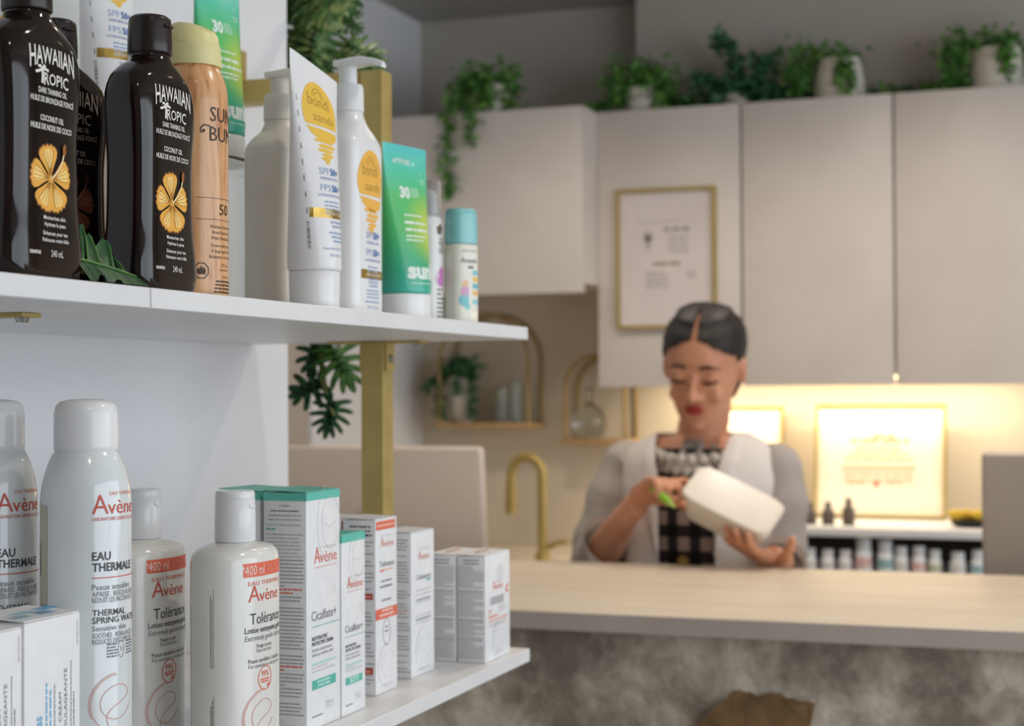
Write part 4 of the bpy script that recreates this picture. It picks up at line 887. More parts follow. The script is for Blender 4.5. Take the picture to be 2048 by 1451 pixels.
def cica(xf, yl, W, D, Z, label, side=True, flap=0.0):
    t = carton('cream_carton', label, xf, yl, W, D, Z, teal, flap, group='white and teal cream cartons')
    P = Print(); k = Z / .2
    P.ringline(W * .22, Z * .86, W * .26, .0004, pale, 0, 20, 330, 1.35); P.ringline(W * .22, Z * .86, W * .40, .0004, pale, 0, 110, 270, 1.35); P.line([(W * .0, Z * .86), (W * .2, Z * .84), (W * .42, Z * .87)], .0004, pale)
    P.text('EAU THERMALE', W * .08, Z * .755, .0016, pale, 'C', width=W * .6); brand(P, W * .06, Z * .695, W * .68, red2); P.rect(-W * .28, Z * .676, W * .40, Z * .6785, red2)
    P.text('C', W * .33, Z * .575, .0030, pale, 'C'); P.text('C+', W * .33, Z * .555, .0028, pale, 'C')
    P.text('Cicalfate+', -W * .36, Z * .455, W * .135, gry, 'L', width=W * .74); P.rect(-W * .36, Z * .428, W * .5, Z * .4315, teal2)
    P.text('RESTORATIVE', -W * .35, Z * .372, W * .052, dkt, 'L', width=W * .45, bold=.02); P.text('PROTECTIVE CREAM', -W * .35, Z * .350, W * .052, dkt, 'L', width=W * .62, bold=.02)
    P.text('Soothes and protects', -W * .35, Z * .325, W * .046, gry, 'L', width=W * .58); P.text('delicate, sensitive skin', -W * .35, Z * .305, W * .046, gry, 'L', width=W * .62)
    P.greek(-W * .35, W * .4, Z * .268, .0016, ink(170, 220, 210)); P.greek(-W * .35, W * .1, Z * .254, .0014, pale); P.greek(-W * .35, W * .36, Z * .238, .0014, pale)
    P.rect(-W * .35, Z * .165, W * .36, Z * .205, teal2, 0); P.greek(-W * .2, W * .2, Z * .190, .0018, ink(190, 232, 222), 1, al='C'); P.greek(-W * .18, W * .2, Z * .174, .0018, ink(190, 232, 222), 1, al='C')
    P.text('100 ml', W * .06, Z * .085, W * .06, pale, 'L'); P.text('3.3 fl. oz', W * .06, Z * .068, W * .05, pale, 'L'); P.greek(-W * .35, 0, Z * .05, .0011, gry, fill=.9)
    P.build('front_print', t, plane_front(-D / 2))
    if side:
        P = Print(); x0, x1 = -D * .44, D * .44; v = Z - .0125
        P.text('Cicalfate+', 0, v, .0020, gry, 'C'); P.text('Crème restauratrice protectrice', 0, v - .0040, .0015, dkt, 'C', width=D * .66, bold=.03)
        P.text('NOURRISSONS, ENFANTS, ADULTES', 0, v - .0082, .0016, gry, 'C', width=D * .78); P.text('Visage, corps et zones intimes externes', 0, v - .0114, .0014, dkt, 'C', width=D * .78)
        P.text('INDICATION :', x0, v - .0160, .0016, teal2, 'L'); P.text('Aide à restaurer la peau', -.004, v - .0160, .0014, dkt, 'L', width=.019); P.greek(x0, -.009, v - .0198, .0015, teal2)
        vv = v - .0240; body = ("Aide à RÉÉQUILIBRER la barrière d'hydrat", "Son complexe, C+ Restore, aide à soutenir la", "restauration de la peau", "APAISE les sensations d'inconfort de la", "peau. Très riche en Eau thermale", "L'association sulfate de cuivre et sulfate de", "zinc maintient l'apparence saine de la peau")
        for s_ in body: P.text(s_, x0, vv, .0013, ink(112, 112, 116), 'L', width=D * random.uniform(.74, .88)); vv -= .0031
        q = 0
        while vv > .012:
            q += 1
            if q in (9, 10): P.greek(x0, x1, vv, .0014, org, fill=.95 if q == 9 else .7)
            elif q in (30, 31) : P.greek(x0, x1, vv, .0014, org, fill=.95 if q == 30 else .5)
            elif q % 13 == 0: pass
            else: P.greek(x0, x1, vv, .0009, ink(146, 146, 148), fill=random.choice((1, .95, .9, .98, .5)))
            vv -= .0031
        P.build('side_print', t, plane_left(-W / 2))['kind'] = 'stuff'
    return t
cica(-.6305, 1.240, .0645, .0405, .2020, 'large white carton with teal top, beside the front lotion bottle', True, .0015)
cica(-.6760, 1.243, .0645, .0405, .2020, 'large white and teal carton with lifted flap, behind the first', False, .0018)
cica(-.6300, 1.3068, .0490, .0330, .1605, 'smaller white and teal carton in front of the orange banded ones', False)
def toler(xf, yl, label):
    W, D, Z = .050, .034, .166
    t = carton('fluid_carton', label, xf, yl, W, D, Z, None, .001, group='white cartons with orange bands')
    P = Print()
    P.rect(-W * .47, Z * .935, W * .42, Z * .985, org); P.greek(-W * .4, W * .36, Z * .953, .0022, ink(244, 190, 170), 1)
    P.text('EAU THERMALE', W * .03, Z * .895, .0014, pale, 'C', width=W * .55); brand(P, W * .03, Z * .835, W * .62, ink(232, 160, 140)); 
    P.text('Tolérance', W * .02, Z * .722, W * .12, gry, 'C', width=W * .68); P.rect(-W * .30, Z * .695, -W * .12, Z * .706, org); P.greek(-W * .1, W * .32, Z * .697, .0018, ink(240, 190, 170))
    P.greek(-W * .25, W * .25, Z * .635, .0016, gry); P.greek(-W * .3, W * .28, Z * .602, .0020, gry); P.greek(-W * .22, W * .22, Z * .525, .0016, gry)
    P.rect(-W * .5, Z * .425, W * .5, Z * .485, org); P.greek(-W * .22, W * .28, Z * .465, .0020, ink(246, 214, 204), 1, al='C'); P.greek(-W * .32, W * .34, Z * .440, .0020, ink(246, 214, 204), 1, al='C')
    P.ringline(0, Z * .345, W * .17, .0007, gry, 0, 0, 360, 1.5); P.greek(-W * .08, W * .08, Z * .345, .0014, gry); P.greek(-W * .06, W * .06, Z * .37, .0014, gry)
    swirl(P, W * .02, Z * .16, W * .34, ink(236, 214, 206), .0004); P.greek(-W * .2, W * .3, Z * .04, .0012, pale); P.build('front_print', t, plane_front(-D / 2))
    P = Print(); v = Z - .008
    P.greek(-.010, .012, v, .0018, gry, al='C'); P.greek(-.012, .012, v - .004, .0014, dkt, al='C'); P.greek(-D * .45, D * .4, v - .008, .0018, dkt)
    vv = v - .014
    for q in range(38):
        if q in (14, 33): P.rect(-D * .1, vv - .002, D * .42, vv + .004, red); P.greek(0, D * .36, vv, .0014, ink(240, 190, 180), 1)
        else: P.greek(-D * .45, D * .45, vv, .0010, ink(232, 150, 110) if q == 30 else ink(150, 150, 152), fill=random.choice((1, .9, .95, .5)))
        vv -= .0037
    P.build('side_print', t, plane_left(-W / 2))['kind'] = 'stuff'
    return t
toler(-.6438, 1.4088, 'white carton with two orange bands, in front of its twin')
tw = toler(-.6800, 1.4080, 'hindmost white carton with orange band, mostly hidden by its twin')
# blemish cream carton
W, D, Z = .060, .034, .1455
t = carton('blemish_cream_carton', 'plain white carton with pale red lettering between banded and paired cartons', -.6479, 1.5028, W, D, Z, None, .0012)
P = Print(); P.text('EAU THERMALE', W * .05, Z * .87, .0016, ink(240, 200, 190), 'C', width=W * .5); brand(P, W * .05, Z * .80, W * .5, ink(232, 160, 146)); P.text('Cleanance', W * .03, Z * .665, W * .095, gry, 'C', width=W * .62); P.greek(W * .15, W * .35, Z * .645, .0018, teal2)
for q, v in enumerate((.585, .555, .52, .50, .41, .385, .36)): P.greek(-W * .32, W * .36, Z * v, .0015, gry if q in (2, 5) else pale, al='C', fill=.95)
swirl(P, W * .05, Z * .19, W * .30, ink(222, 216, 216), .0005); P.greek(-W * .25, W * .35, Z * .04, .0011, pale); P.build('front_print', t, plane_front(-D / 2))
P = Print(); vv = Z - .008
for q in range(42): P.greek(-D * .45, D * .45, vv, .0010, ink(206, 140, 120) if q in (22, 23) else ink(150, 150, 152), fill=random.choice((1, .9, .95, .5))); vv -= .0032
P.build('side_print', t, plane_left(-W / 2))['kind'] = 'stuff'
# paired cartons at the shelf end
for xf, lb in ((-.6105, 'right one of two squat white cartons at the lower shelf end'), (-.6440, 'left one of two squat white cartons, behind the right one')):
    W, D, Z = .076, .0318, .1130
    t = carton('sun_cream_carton', lb, xf, 1.613, W, D, Z, None, .0008, group='squat white cartons at the shelf end')
    P = Print()
    P.disc(W * .1, Z * .80, W * .13, ink(224, 224, 228)); P.text('EAU THERMALE', 0, Z * .72, .0016, ink(240, 190, 176), 'C', width=W * .4); brand(P, W * .0, Z * .655, W * .42, ink(236, 150, 130)); P.text('C', W * .32, Z * .60, .0085, org, 'L', bold=.05)
    for q, v in enumerate((.575, .55, .525)): P.greek(-W * .3, W * .3, Z * v, .0016, gry, fill=.9)
    P.text('SPF', -W * .38, Z * .44, .0052, ink(238, 176, 156), 'L'); P.text('50+', W * .02, Z * .43, .0105, ink(226, 220, 222), 'L', width=W * .3); P.rect(-W * .38, Z * .405, W * .0, Z * .42, org)
    P.greek(-W * .36, W * .38, Z * .365, .0022, ink(236, 170, 150)); P.greek(-W * .36, W * .38, Z * .335, .0014, pale); P.greek(-W * .36, W * .34, Z * .315, .0014, pale)
    swirl(P, W * .02, Z * .19, W * .2, ink(206, 204, 208), .0006); P.rect(-W * .1, Z * .06, W * .2, Z * .065, gry); P.build('front_print', t, plane_front(-D / 2))
    P = Print(); vv = Z - .006
    for q in range(2): P.greek(-D * .3, D * .3, vv, .0013, gry, al='C', fill=.9); vv -= .0035
    for q in range(40):
        if q in (10, 22): vv -= .002
        P.greek(-D * .46, D * .46, vv, .0010, gry if q in (10, 22, 31) else ink(176, 172, 170), fill=random.choice((1, .98, .95, 1, .6))); vv -= .00235
    P.build('side_print', t, plane_left(-W / 2))['kind'] = 'stuff'
    P = Print(); P.greek(-.02, .02, 0, .004, ink(232, 160, 130)); P.build('top_print', t, lambda u, v, e: (u, v, Z + .0018 + e))
# balm cartons at the front left
a = atX(48.6, 1256, -.607); c = atX(160, 1237, -.607)
bl1, bl2 = ink(30, 110, 176), ink(92, 176, 220)
for k, lb in ((0, 'white balm carton with blue stripes nearest the front spray can'), (1, 'white balm carton with dark blue stripe at the lower left corner')):
    W, D, Z = c.y - a.y, .040, a.z + .003 - LT
    t = carton('balm_carton', lb, -.607, a.y - k * (W + .0025), W, D, Z - k * .002, None, .0022, group='white balm cartons with blue stripes'); Z -= k * .002
    P = Print(); P.rect(W * .02, -.012, W * .34, -.002, bl2); P.rect(-W * .42, -.012, -W * .1, -.004, bl1 if k else ink(150, 206, 226)); P.build('top_stripes', t, lambda u, v, e: (u, v, Z + .0022 + .0012 + e))
    P = Print(); kk = ink(70, 70, 76); lb_ = ink(130, 190, 226)
    P.text('CICAPLAST', -W * .20, .008, .0048, kk, 'L', rot=radians(90), width=.050, bold=.05); P.text('BAUME B5', -W * .20, .061, .0048, lb_, 'L', rot=radians(90), width=.030, bold=.03)
    P.greek(.010, .110, -W * .13, .0016, lb_, rot=True); P.greek(.010, .105, -W * .06, .0016, lb_, rot=True)
    P.text('SOOTHING, THERAPEUTIC CREAM', W * .15, .010, .0028, gry, 'L', rot=radians(90), width=.092); P.text('CRÈME THÉRAPEUTIQUE SOULAGEANTE', W * .25, .008, .0030, gry, 'L', rot=radians(90), width=.108)
    P.greek(.012, .108, W * .02, .0008, gry, rot=True); P.greek(.012, .120, W * .32, .0007, gry, rot=True); P.greek(.004, .10, W * .37, .0009, gry, rot=True); P.greek(Z * .86, Z * .97, W * .44, .0012, pale, rot=True)
    P.build('front_print', t, plane_front(-D / 2))

# ================================================================== POTTED PLANTS
def foliage(name, parent, blobs, strands, m, n_leaf=1, ls=.02, seed=1):
    """small leaves: blobs = (centre, radii, count), strands = (polyline, count, spread); positions relative to the parent"""
    rnd = random.Random(seed); V = []; F = []
    def leaf(p, L):
        d = Vector((rnd.gauss(0, 1), rnd.gauss(0, 1), rnd.gauss(-.35, .8))).normalized(); s = d.cross(Vector((rnd.gauss(0, 1), rnd.gauss(0, 1), rnd.gauss(0, 1)))).normalized(); n = d.cross(s); i = len(V); L *= rnd.uniform(.7, 1.25)
        for a, b, c in ((0, 0, 0), (.3, .26, .05), (.65, .24, .05), (1, 0, -.05), (.65, -.24, .05), (.3, -.26, .05), (.5, 0, .0)): V.append(tuple(p + d * (L * a) + s * (L * b) + n * (L * c)))
        F.extend([(i, i + 1, i + 6), (i + 1, i + 2, i + 6), (i + 2, i + 3, i + 6), (i + 3, i + 4, i + 6), (i + 4, i + 5, i + 6), (i + 5, i, i + 6)])
    for c, r, n in blobs:
        for _ in range(int(n * 2.0)):
            q = Vector((rnd.gauss(0, .45), rnd.gauss(0, .45), rnd.gauss(0, .45))); leaf(Vector(c) + Vector((q.x * r[0], q.y * r[1], q.z * r[2])), ls)
    for pts, n, sp in strands:
        n = int(n * 1.8); C = catmull(pts, 8)
        for k in range(n):
            p = C[min(len(C) - 1, int(k / n * len(C)))]; leaf(p + Vector((rnd.gauss(0, sp), rnd.gauss(0, sp), rnd.gauss(0, sp))), ls)
    me = bpy.data.meshes.new(name); me.from_pydata(V, [], F); o = link(name, me, m, parent, smooth=False); o['kind'] = 'stuff'
    for pts, n, sp in strands: tube('trailing_stem', catmull(pts, 5), .0016, stem_green, parent, 6)
    return o
def pot(parent, r0, r1, h):
    return lathe('pot', [(r0 * .9, 0), (r0, .004), ((r0 + r1) / 2 * 1.04, h * .5), (r1, h), (r1 * .88, h), (r1 * .84, h * .86), (.003, h * .85)], pot_white, parent, 36)
TOPR, TOPL = CTOP, H + .762
def potted(px, py, Y, top, label, r0, r1, h, blobs, strands, seed, ls=.022):
    p = atY(px, py, Y); t = thing('potted_ivy', label, 'plant', (p.x, Y, top + .0005), 0, 'ivy pots on top of the cabinets')
    if h: pot(t, r0, r1, h)
    foliage('foliage', t, blobs, strands, ivy_green, 1, ls, seed); return t
potted(985, 215, 4.26, TOPL, 'white pot of ivy trailing far down the higher left cabinet', .05, .055, .085,
       [((-.02, -.01, .105), (.10, .07, .05), 170), ((-.07, -.02, .06), (.035, .05, .08), 60), ((.06, -.02, .05), (.03, .04, .09), 70), ((.0, -.06, .06), (.03, .02, .09), 60)],
       [([(-.05, -.04, .09), (-.085, -.09, .04), (-.088, -.115, -.03), (-.090, -.118, -.13), (-.088, -.116, -.225)], 150, .010), ([(-.01, -.05, .09), (-.015, -.1, .03), (-.018, -.118, -.03), (-.02, -.118, -.085)], 60, .009)], 1)
potted(1285, 208, 4.40, TOPR, 'bushy ivy pot hidden by its own leaves above the certificate', .045, .05, .075,
       [((.0, 0, .11), (.10, .07, .055), 190), ((-.06, -.03, .06), (.06, .04, .07), 90), ((.06, -.03, .06), (.05, .04, .07), 80)], [([(-.05, -.03, .06), (-.10, -.05, .03), (-.14, -.06, .012)], 50, .008)], 2)
# fern without visible pot
p = atY(1475, 200, 4.40); t = thing('potted_fern', 'upright dark fern with a tall curling frond, between two ivy pots', 'plant', (p.x, 4.40, TOPR + .0005))
pot(t, .03, .036, .04)
foliage('foliage', t, [((0, 0, .05), (.11, .06, .05), 150)], [([(0, 0, .04), (.0, -.01, .11), (-.02, -.02, .165), (-.06, -.02, .19)], 70, .010), ([(.02, 0, .04), (.06, -.01, .10), (.075, -.02, .135), (.09, -.02, .12)], 70, .012), ([(-.02, 0, .04), (-.07, -.01, .08), (-.11, -.02, .10)], 60, .009), ([(.02, 0, .03), (.09, -.02, .05), (.13, -.02, .015)], 60, .009)], leaf_dark, 1, .03, 3)
potted(1680, 196, 4.40, TOPR, 'tall white pot with ivy spilling over its left side', .070, .054, .115,
       [((-.105, -.02, .08), (.05, .05, .10), 130), ((-.03, .01, .130), (.09, .05, .03), 90), ((.015, -.07, .065), (.022, .012, .07), 36)], [([(.0, -.04, .11), (.03, -.065, .08), (.045, -.07, .03)], 40, .007)], 4)
potted(1995, 175, 4.40, TOPR, 'white pot with dense ivy at the right end of the cabinets', .070, .060, .112,
       [((-.105, -.02, .07), (.045, .05, .10), 130), ((-.02, .01, .135), (.13, .05, .035), 130), ((.025, -.072, .09), (.018, .012, .04), 24), ((.105, 0, .08), (.04, .05, .09), 80)], [([(.01, -.05, .11), (.025, -.07, .075), (.03, -.072, .035)], 35, .006)], 5)
g0 = atY(1060, 205, 4.30)
t = thing('ivy_garland', 'low strand of ivy lying along the cabinet tops between the pots', 'garland', (-.8, 4.487, TOPR + .0005))
foliage('foliage', t, [], [([(-.43, 0, .030), (-.36, -.003, .036), (-.25, .0, .038), (-.02, 0, .034), (.12, 0, .036), (.30, .0, .038), (.42, 0, .038), (.58, 0, .04)], 460, .011)], ivy_green, 1, .022, 6)
# pot on the larger arched shelf
p = atY(925, 845, 4.56); t = thing('potted_ivy', 'drooping ivy in a tall white pot on the larger arched shelf', 'plant', (p.x, 4.562, z1a.z + .0005))
pot(t, .034, .040, .135)
foliage('foliage', t, [((0, -.02, .165), (.07, .05, .035), 190)], [([(-.03, -.02, .155), (-.055, -.045, .12), (-.052, -.05, .06), (-.05, -.05, .015)], 90, .008), ([(.03, -.02, .15), (.052, -.045, .12), (.050, -.05, .06), (.046, -.05, .02)], 80, .006), ([(-.04, -.02, .16), (-.085, -.04, .125), (-.095, -.045, .095)], 45, .006), ([(.0, -.03, .15), (.005, -.05, .11), (.004, -.052, .085)], 25, .005)], leaf_dark, 1, .018, 7)

# ================================================================== THE WOMAN BEHIND THE COUNTER
skin = mat('skin', S(212, 154, 122), .5, noise=(14, S(204, 144, 113), .4, .65), sss=.12)
coat_m = mat('white_coat_cotton', S(226, 219, 214), .8, noise=(18, S(220, 213, 208), .4, .6), bump=(22, .35, .012))
hair_m = mat('black_hair', S(30, 24, 22), .55, noise=(60, S(22, 17, 16), .4, .6))
lip_m = mat('lip_red', S(176, 66, 62), .4, noise=(60, S(168, 58, 56), .4, .6)); brow_m = mat('brow_brown', S(70, 46, 36), .7)
pc = Vector((-.765, 3.27, 0))
wm = thing('person', 'woman in open white coat and plaid top, hair tied back, looking down at a container', 'person', pc)
HS = 1.05
RH = Matrix.Rotation(radians(4), 3, 'Y') @ Matrix.Rotation(radians(21), 3, 'X')
eye_w = atY(1387, 758, 3.135); HO = eye_w - RH @ (Vector((0, -.083, .107)) * HS) - pc
def hp(x, y, z): return RH @ (Vector((x, y, z)) * HS) + HO
HROW = [(0, .016, -.074, -.048), (.004, .024, -.080, -.035), (.014, .036, -.084, -.014), (.035, .0515, -.084, .022), (.06, .0605, -.082, .055), (.085, .0665, -.081, .075), (.11, .069, -.082, .088), (.14, .0725, -.084, .094), (.165, .0705, -.079, .092), (.185, .0625, -.066, .080), (.200, .049, -.047, .062), (.211, .030, -.024, .038), (.215, .012, -.006, .016)]
def head_rows(off, seg=64, sub=4):
    z = np.array([r_[0] for r_ in HROW]); rows = []
    zs = []
    for i in range(len(HROW) - 1):
        for k in range(sub): zs.append(z[i] + (z[i + 1] - z[i]) * k / sub)
    zs.append(z[-1])
    for q in zs:
        w_, yf, yb = (np.interp(q, z, [r_[k] for r_ in HROW]) for k in (1, 2, 3))
        w_ += off; yf -= off; yb += off; r_ = []
        ym = min((yf + yb) / 2 + .012, yb - .01)
        for j in range(seg):
            a_ = 2 * pi * j / seg; c_, s_ = se(a_, 2.25); r_.append((w_ * c_, ym + (abs(ym - yf) if s_ < 0 else abs(yb - ym)) * s_, q + (off if q > .2 else 0)))
        rows.append(r_)
    return rows
bm = bmesh.new(); add_loft(bm, [[tuple(hp(*p)) for p in r_] for r_ in head_rows(0)])
add_tube(bm, [hp(0, -.082, .112), hp(0, -.092, .092), hp(0, -.104, .074), hp(0, -.094, .068)], [.006, .008, .0105, .008], 12)
for s_ in (-1, 1):
    add_ellipsoid(bm, hp(s_ * .010, -.090, .071), (.008, .009, .007)); add_ellipsoid(bm, hp(s_ * .030, -.0735, .108), (.0155, .0115, .011), RH)
    add_ellipsoid(bm, hp(s_ * .0735, .006, .098), (.009, .017, .030), RH); add_ellipsoid(bm, hp(s_ * .036, -.068, .070), (.018, .012, .018), RH)
    add_ellipsoid(bm, hp(s_ * .030, -.078, .126), (.020, .007, .006), RH)
add_ellipsoid(bm, hp(0, -.078, .012), (.018, .012, .012), RH)
nk0 = hp(0, .015, .02)
add_tube(bm, [hp(0, .02, .06), nk0, (0, .005, 1.335), (0, .01, 1.29)], [.050, .050, .052, .070], 24)
TOR = [(.80, .155, .105), (.90, .165, .11), (1.0, .135, .092), (1.08, .130, .090), (1.16, .142, .098), (1.23, .145, .098), (1.28, .140, .088), (1.31, .120, .072), (1.335, .082, .056)]
add_loft(bm, [ring(z, a, b, 2.3, 40, 0, .01) for z, a, b in TOR])
def W_(px, py, Y): return atY(px, py, Y) - pc
ShR, ShL = Vector((-.152, .012, 1.272)), Vector((.142, .012, 1.268))
ElR, WrR, HdR = W_(1198, 1118, 3.22), W_(1254, 1028, 3.08), W_(1298, 983, 3.045)
ElL, WrL, HdL = W_(1548, 1136, 3.25), W_(1560, 1122, 3.09), W_(1522, 1110, 3.04)
for A, B, C_ in ((ShR, ElR, WrR), (ShL, ElL, WrL)):
    add_ellipsoid(bm, A - Vector((.02 if A.x > 0 else -.02, 0, .012)), (.040, .04, .040)); add_tube(bm, [A - Vector((0, 0, .01)), (A + B) / 2, B], [.038, .038, .035], 18); add_ellipsoid(bm, B, (.038, .038, .038))
    add_tube(bm, [B, B.lerp(C_, .3), B.lerp(C_, .75), C_], [.036, .037, .029, .025], 18)
def hand(wr, palm, nrm, thumb_side, curl, tcurl, spread=.10):
    d = (palm - wr).normalized(); n = (Vector(nrm) - d * Vector(nrm).dot(d)).normalized(); s = d.cross(n).normalized() * thumb_side
    k = palm + d * .036; R3 = Matrix((s, d, n)).transposed()
    add_tube(bm, [wr - d * .012, wr, wr.lerp(palm, .5)], [.026, .0245, .026], 16); add_ellipsoid(bm, palm, (.039, .046, .0155), R3)
    for i, (off, L) in enumerate(((.029, .070), (.010, .078), (-.009, .073), (-.027, .058))):
        p = k + s * off + n * .002; a = curl[i] if isinstance(curl, (list, tuple)) else curl; ang = a * .45; dd = d + s * (off / .029) * spread; dd.normalize(); pts = [p - dd * .012, p]
        for f in (.45, .31, .24):
            v = dd * cos(ang) + n * sin(ang); p = p + v * (L * f); pts.append(p); ang += a * .62
        add_tube(bm, pts, [.0095, .0094, .0088, .0082, .0070], 12); add_ellipsoid(bm, pts[-1], (.0072, .0072, .0072), u=12, v=8)
    p = palm - d * .018 + s * .030; v = (d * .55 + s * .75 + n * .35).normalized(); pts = [p - s * .012, p]; 
    for f in (.034, .030, .024):
        p = p + v * f; pts.append(p); v = (v + (n * .55 - s * .45) * tcurl).normalized()
    add_tube(bm, pts, [.014, .0135, .0112, .0100, .0082], 12); add_ellipsoid(bm, pts[-1], (.0084, .0084, .0084), u=12, v=8)
    return k, d, n, s
hR = hand(WrR, HdR, (.45, -.55, -.70), 1, (.75, 1.15, 1.3, 1.35), .75)
hL = hand(WrL, HdL, (.05, -.25, .95), -1, (.42, .40, .42, .5), .35, .16)
for s_ in (-1, 1):
    add_tube(bm, [(s_ * .075, .01, .86), (s_ * .08, .0, .50), (s_ * .082, .02, .10)], [.085, .056, .036], 18)
    add_ellipsoid(bm, (s_ * .084, -.035, .045), (.042, .115, .040))
me = bpy.data.meshes.new('tmp'); bm.to_mesh(me); bm.free(); tmp = bpy.data.objects.new('tmp', me); COL.objects.link(tmp)
md = tmp.modifiers.new('r', 'REMESH'); md.mode = 'VOXEL'; md.voxel_size = .0042; md.use_smooth_shade = True
md = tmp.modifiers.new('s', 'SMOOTH'); md.iterations = 4; md.factor = .5
dg = bpy.context.evaluated_depsgraph_get(); nm = bpy.data.meshes.new_from_object(tmp.evaluated_get(dg)); bpy.data.objects.remove(tmp)
nm.materials.clear(); nm.name = 'body'; link('body', nm, skin, wm)
# face details
bm = bmesh.new(); add_ellipsoid(bm, hp(0, -.0845, .0490), (.0205, .0070, .0048), RH); add_ellipsoid(bm, hp(0, -.084, .0415), (.0175, .0080, .0058), RH); from_bm('lips', bm, lip_m, wm)
for s_ in (-1, 1):
    tube('eyebrow', [hp(s_ * .013, -.0865, .1295), hp(s_ * .030, -.0855, .1335), hp(s_ * .048, -.074, .127)], [.003, .0036, .002], brow_m, wm, 8)
    tube('eyelashes', [hp(s_ * .016, -.083, .1015), hp(s_ * .030, -.0855, .0985), hp(s_ * .045, -.077, .1025)], [.0018, .0030, .0020], brow_m, wm, 8)
# hair: slicked back with a centre parting
rows = head_rows(.0065, 96, 6); bm = bmesh.new(); R = [[bm.verts.new(p) for p in r_] for r_ in rows]
def hairy(p):
    x, y, z = p
    if z > .198: return abs(x) > .0032 or y > .02
    line = .182 - 2.6 * max(0, abs(x) - .010) ** 1.5
    if y < -.02 and z < line: return False
    if y < .004 and z < .125: return False
    if y < -.02 and abs(x) < .0045 + .05 * max(0, .19 - z): return False
    if z < .03 + .25 * max(0, .04 - y): return False
    return True
for i in range(len(R) - 1):
    for j in range(96):
        q = (R[i][j], R[i][(j + 1) % 96], R[i + 1][(j + 1) % 96], R[i + 1][j]); c_ = sum((v.co for v in q), Vector()) / 4
        if hairy(c_): bm.faces.new(q)
bm.faces.new(R[-1]); bmesh.ops.delete(bm, geom=[v for v in bm.verts if not v.link_faces], context='VERTS')
bmesh.ops.solidify(bm, geom=bm.faces[:], thickness=.004)
add_ellipsoid(bm, (0, .115, .120), (.042, .034, .042))
for v in bm.verts: v.co = hp(*v.co)
from_bm('hair', bm, hair_m, wm, angle=70)
# plaid top
pl, nt, b = nodes_of('plaid_cotton', .8)
tc = nt.nodes.new('ShaderNodeTexCoord'); sp = nt.nodes.new('ShaderNodeSeparateXYZ'); nt.links.new(tc.outputs['Object'], sp.inputs[0]); outs = []
for ax, per, ph in (('X', .046, .3), ('Z', .052, .9)):
    a_ = nt.nodes.new('ShaderNodeMath'); a_.operation = 'MULTIPLY_ADD'; a_.inputs[1].default_value = 2 * pi / per; a_.inputs[2].default_value = ph; nt.links.new(sp.outputs[ax], a_.inputs[0])
    c_ = nt.nodes.new('ShaderNodeMath'); c_.operation = 'SINE'; nt.links.new(a_.outputs[0], c_.inputs[0])
    g_ = nt.nodes.new('ShaderNodeMath'); g_.operation = 'GREATER_THAN'; g_.inputs[1].default_value = .05; nt.links.new(c_.outputs[0], g_.inputs[0]); outs.append(g_)
ad = nt.nodes.new('ShaderNodeMath'); ad.operation = 'ADD'; nt.links.new(outs[0].outputs[0], ad.inputs[0]); nt.links.new(outs[1].outputs[0], ad.inputs[1])
hf = nt.nodes.new('ShaderNodeMath'); hf.operation = 'MULTIPLY'; hf.inputs[1].default_value = .5; nt.links.new(ad.outputs[0], hf.inputs[0])
r = nt.nodes.new('ShaderNodeValToRGB'); r.color_ramp.elements[0].color = S(214, 188, 178); r.color_ramp.elements[1].color = S(20, 18, 20); e = r.color_ramp.elements.new(.5); e.color = S(66, 56, 58)
nt.links.new(hf.outputs[0], r.inputs[0]); nt.links.new(r.outputs[0], b.inputs['Base Color'])
SHZ = [(.90, .178, .122), (1.0, .148, .106), (1.08, .143, .103), (1.16, .155, .110), (1.23, .152, .110), (1.27, .150, .102), (1.295, .138, .090), (1.312, .114, .080)]
bm = bmesh.new(); add_loft(bm, [ring(z, a, b_, 2.3, 56, 0, .01) for z, a, b_ in SHZ], cap0=False, cap1=False); bmesh.ops.solidify(bm, geom=bm.faces[:], thickness=.003); from_bm('plaid_top', bm, pl, wm, angle=70)
# ruffled white collar
bm = bmesh.new(); rnd = random.Random(3); rowA = []; rowB = []; rowC = []
NR = 120
for k in range(NR):
    a_ = -2.6 + 5.2 * k / (NR - 1); w_ = .0035 * sin(k * .62) + .001 * sin(k * 1.7)
    cx_, cy_, cz_ = sin(a_), -cos(a_), cos(a_)
    rowA.append((.060 * cx_, .010 + .060 * cy_, 1.338 - .008 * cz_ + .3 * w_)); rowB.append(((.078 + w_) * cx_, .008 + (.085 + w_) * cy_, 1.322 - .020 * cz_ + w_)); rowC.append(((.092 + w_) * cx_, .006 + (.108 + w_) * cy_, 1.300 - .026 * cz_ - w_))
add_loft(bm, [rowA, rowB, rowC], cap0=False, cap1=False, close=False); bmesh.ops.solidify(bm, geom=bm.faces[:], thickness=.003)
for k in range(30):
    a_ = -1.7 + 3.4 * k / 29; add_ellipsoid(bm, ((.090 + .006 * (k % 2)) * sin(a_), .004 - (.108 + .005 * (k % 2)) * cos(a_), 1.304 - .026 * cos(a_) + (.014 if k % 2 else -.008)), (.0115, .007, .0115), u=10, v=7)
from_bm('ruffled_collar', bm, mat('lace_white', S(224, 216, 206), .8, noise=(90, S(190, 180, 170), .4, .6)), wm, angle=70)
bk_ = W_(1369, 1121, 3.17)
lathe('belt_buckle', [(.004, -.003), (.011, -.003), (.011, .003), (.004, .003)], gold_foil, wm, 24).matrix_local = Matrix.Translation((bk_.x, -.110, bk_.z)) @ Matrix.Rotation(radians(90), 4, 'X')
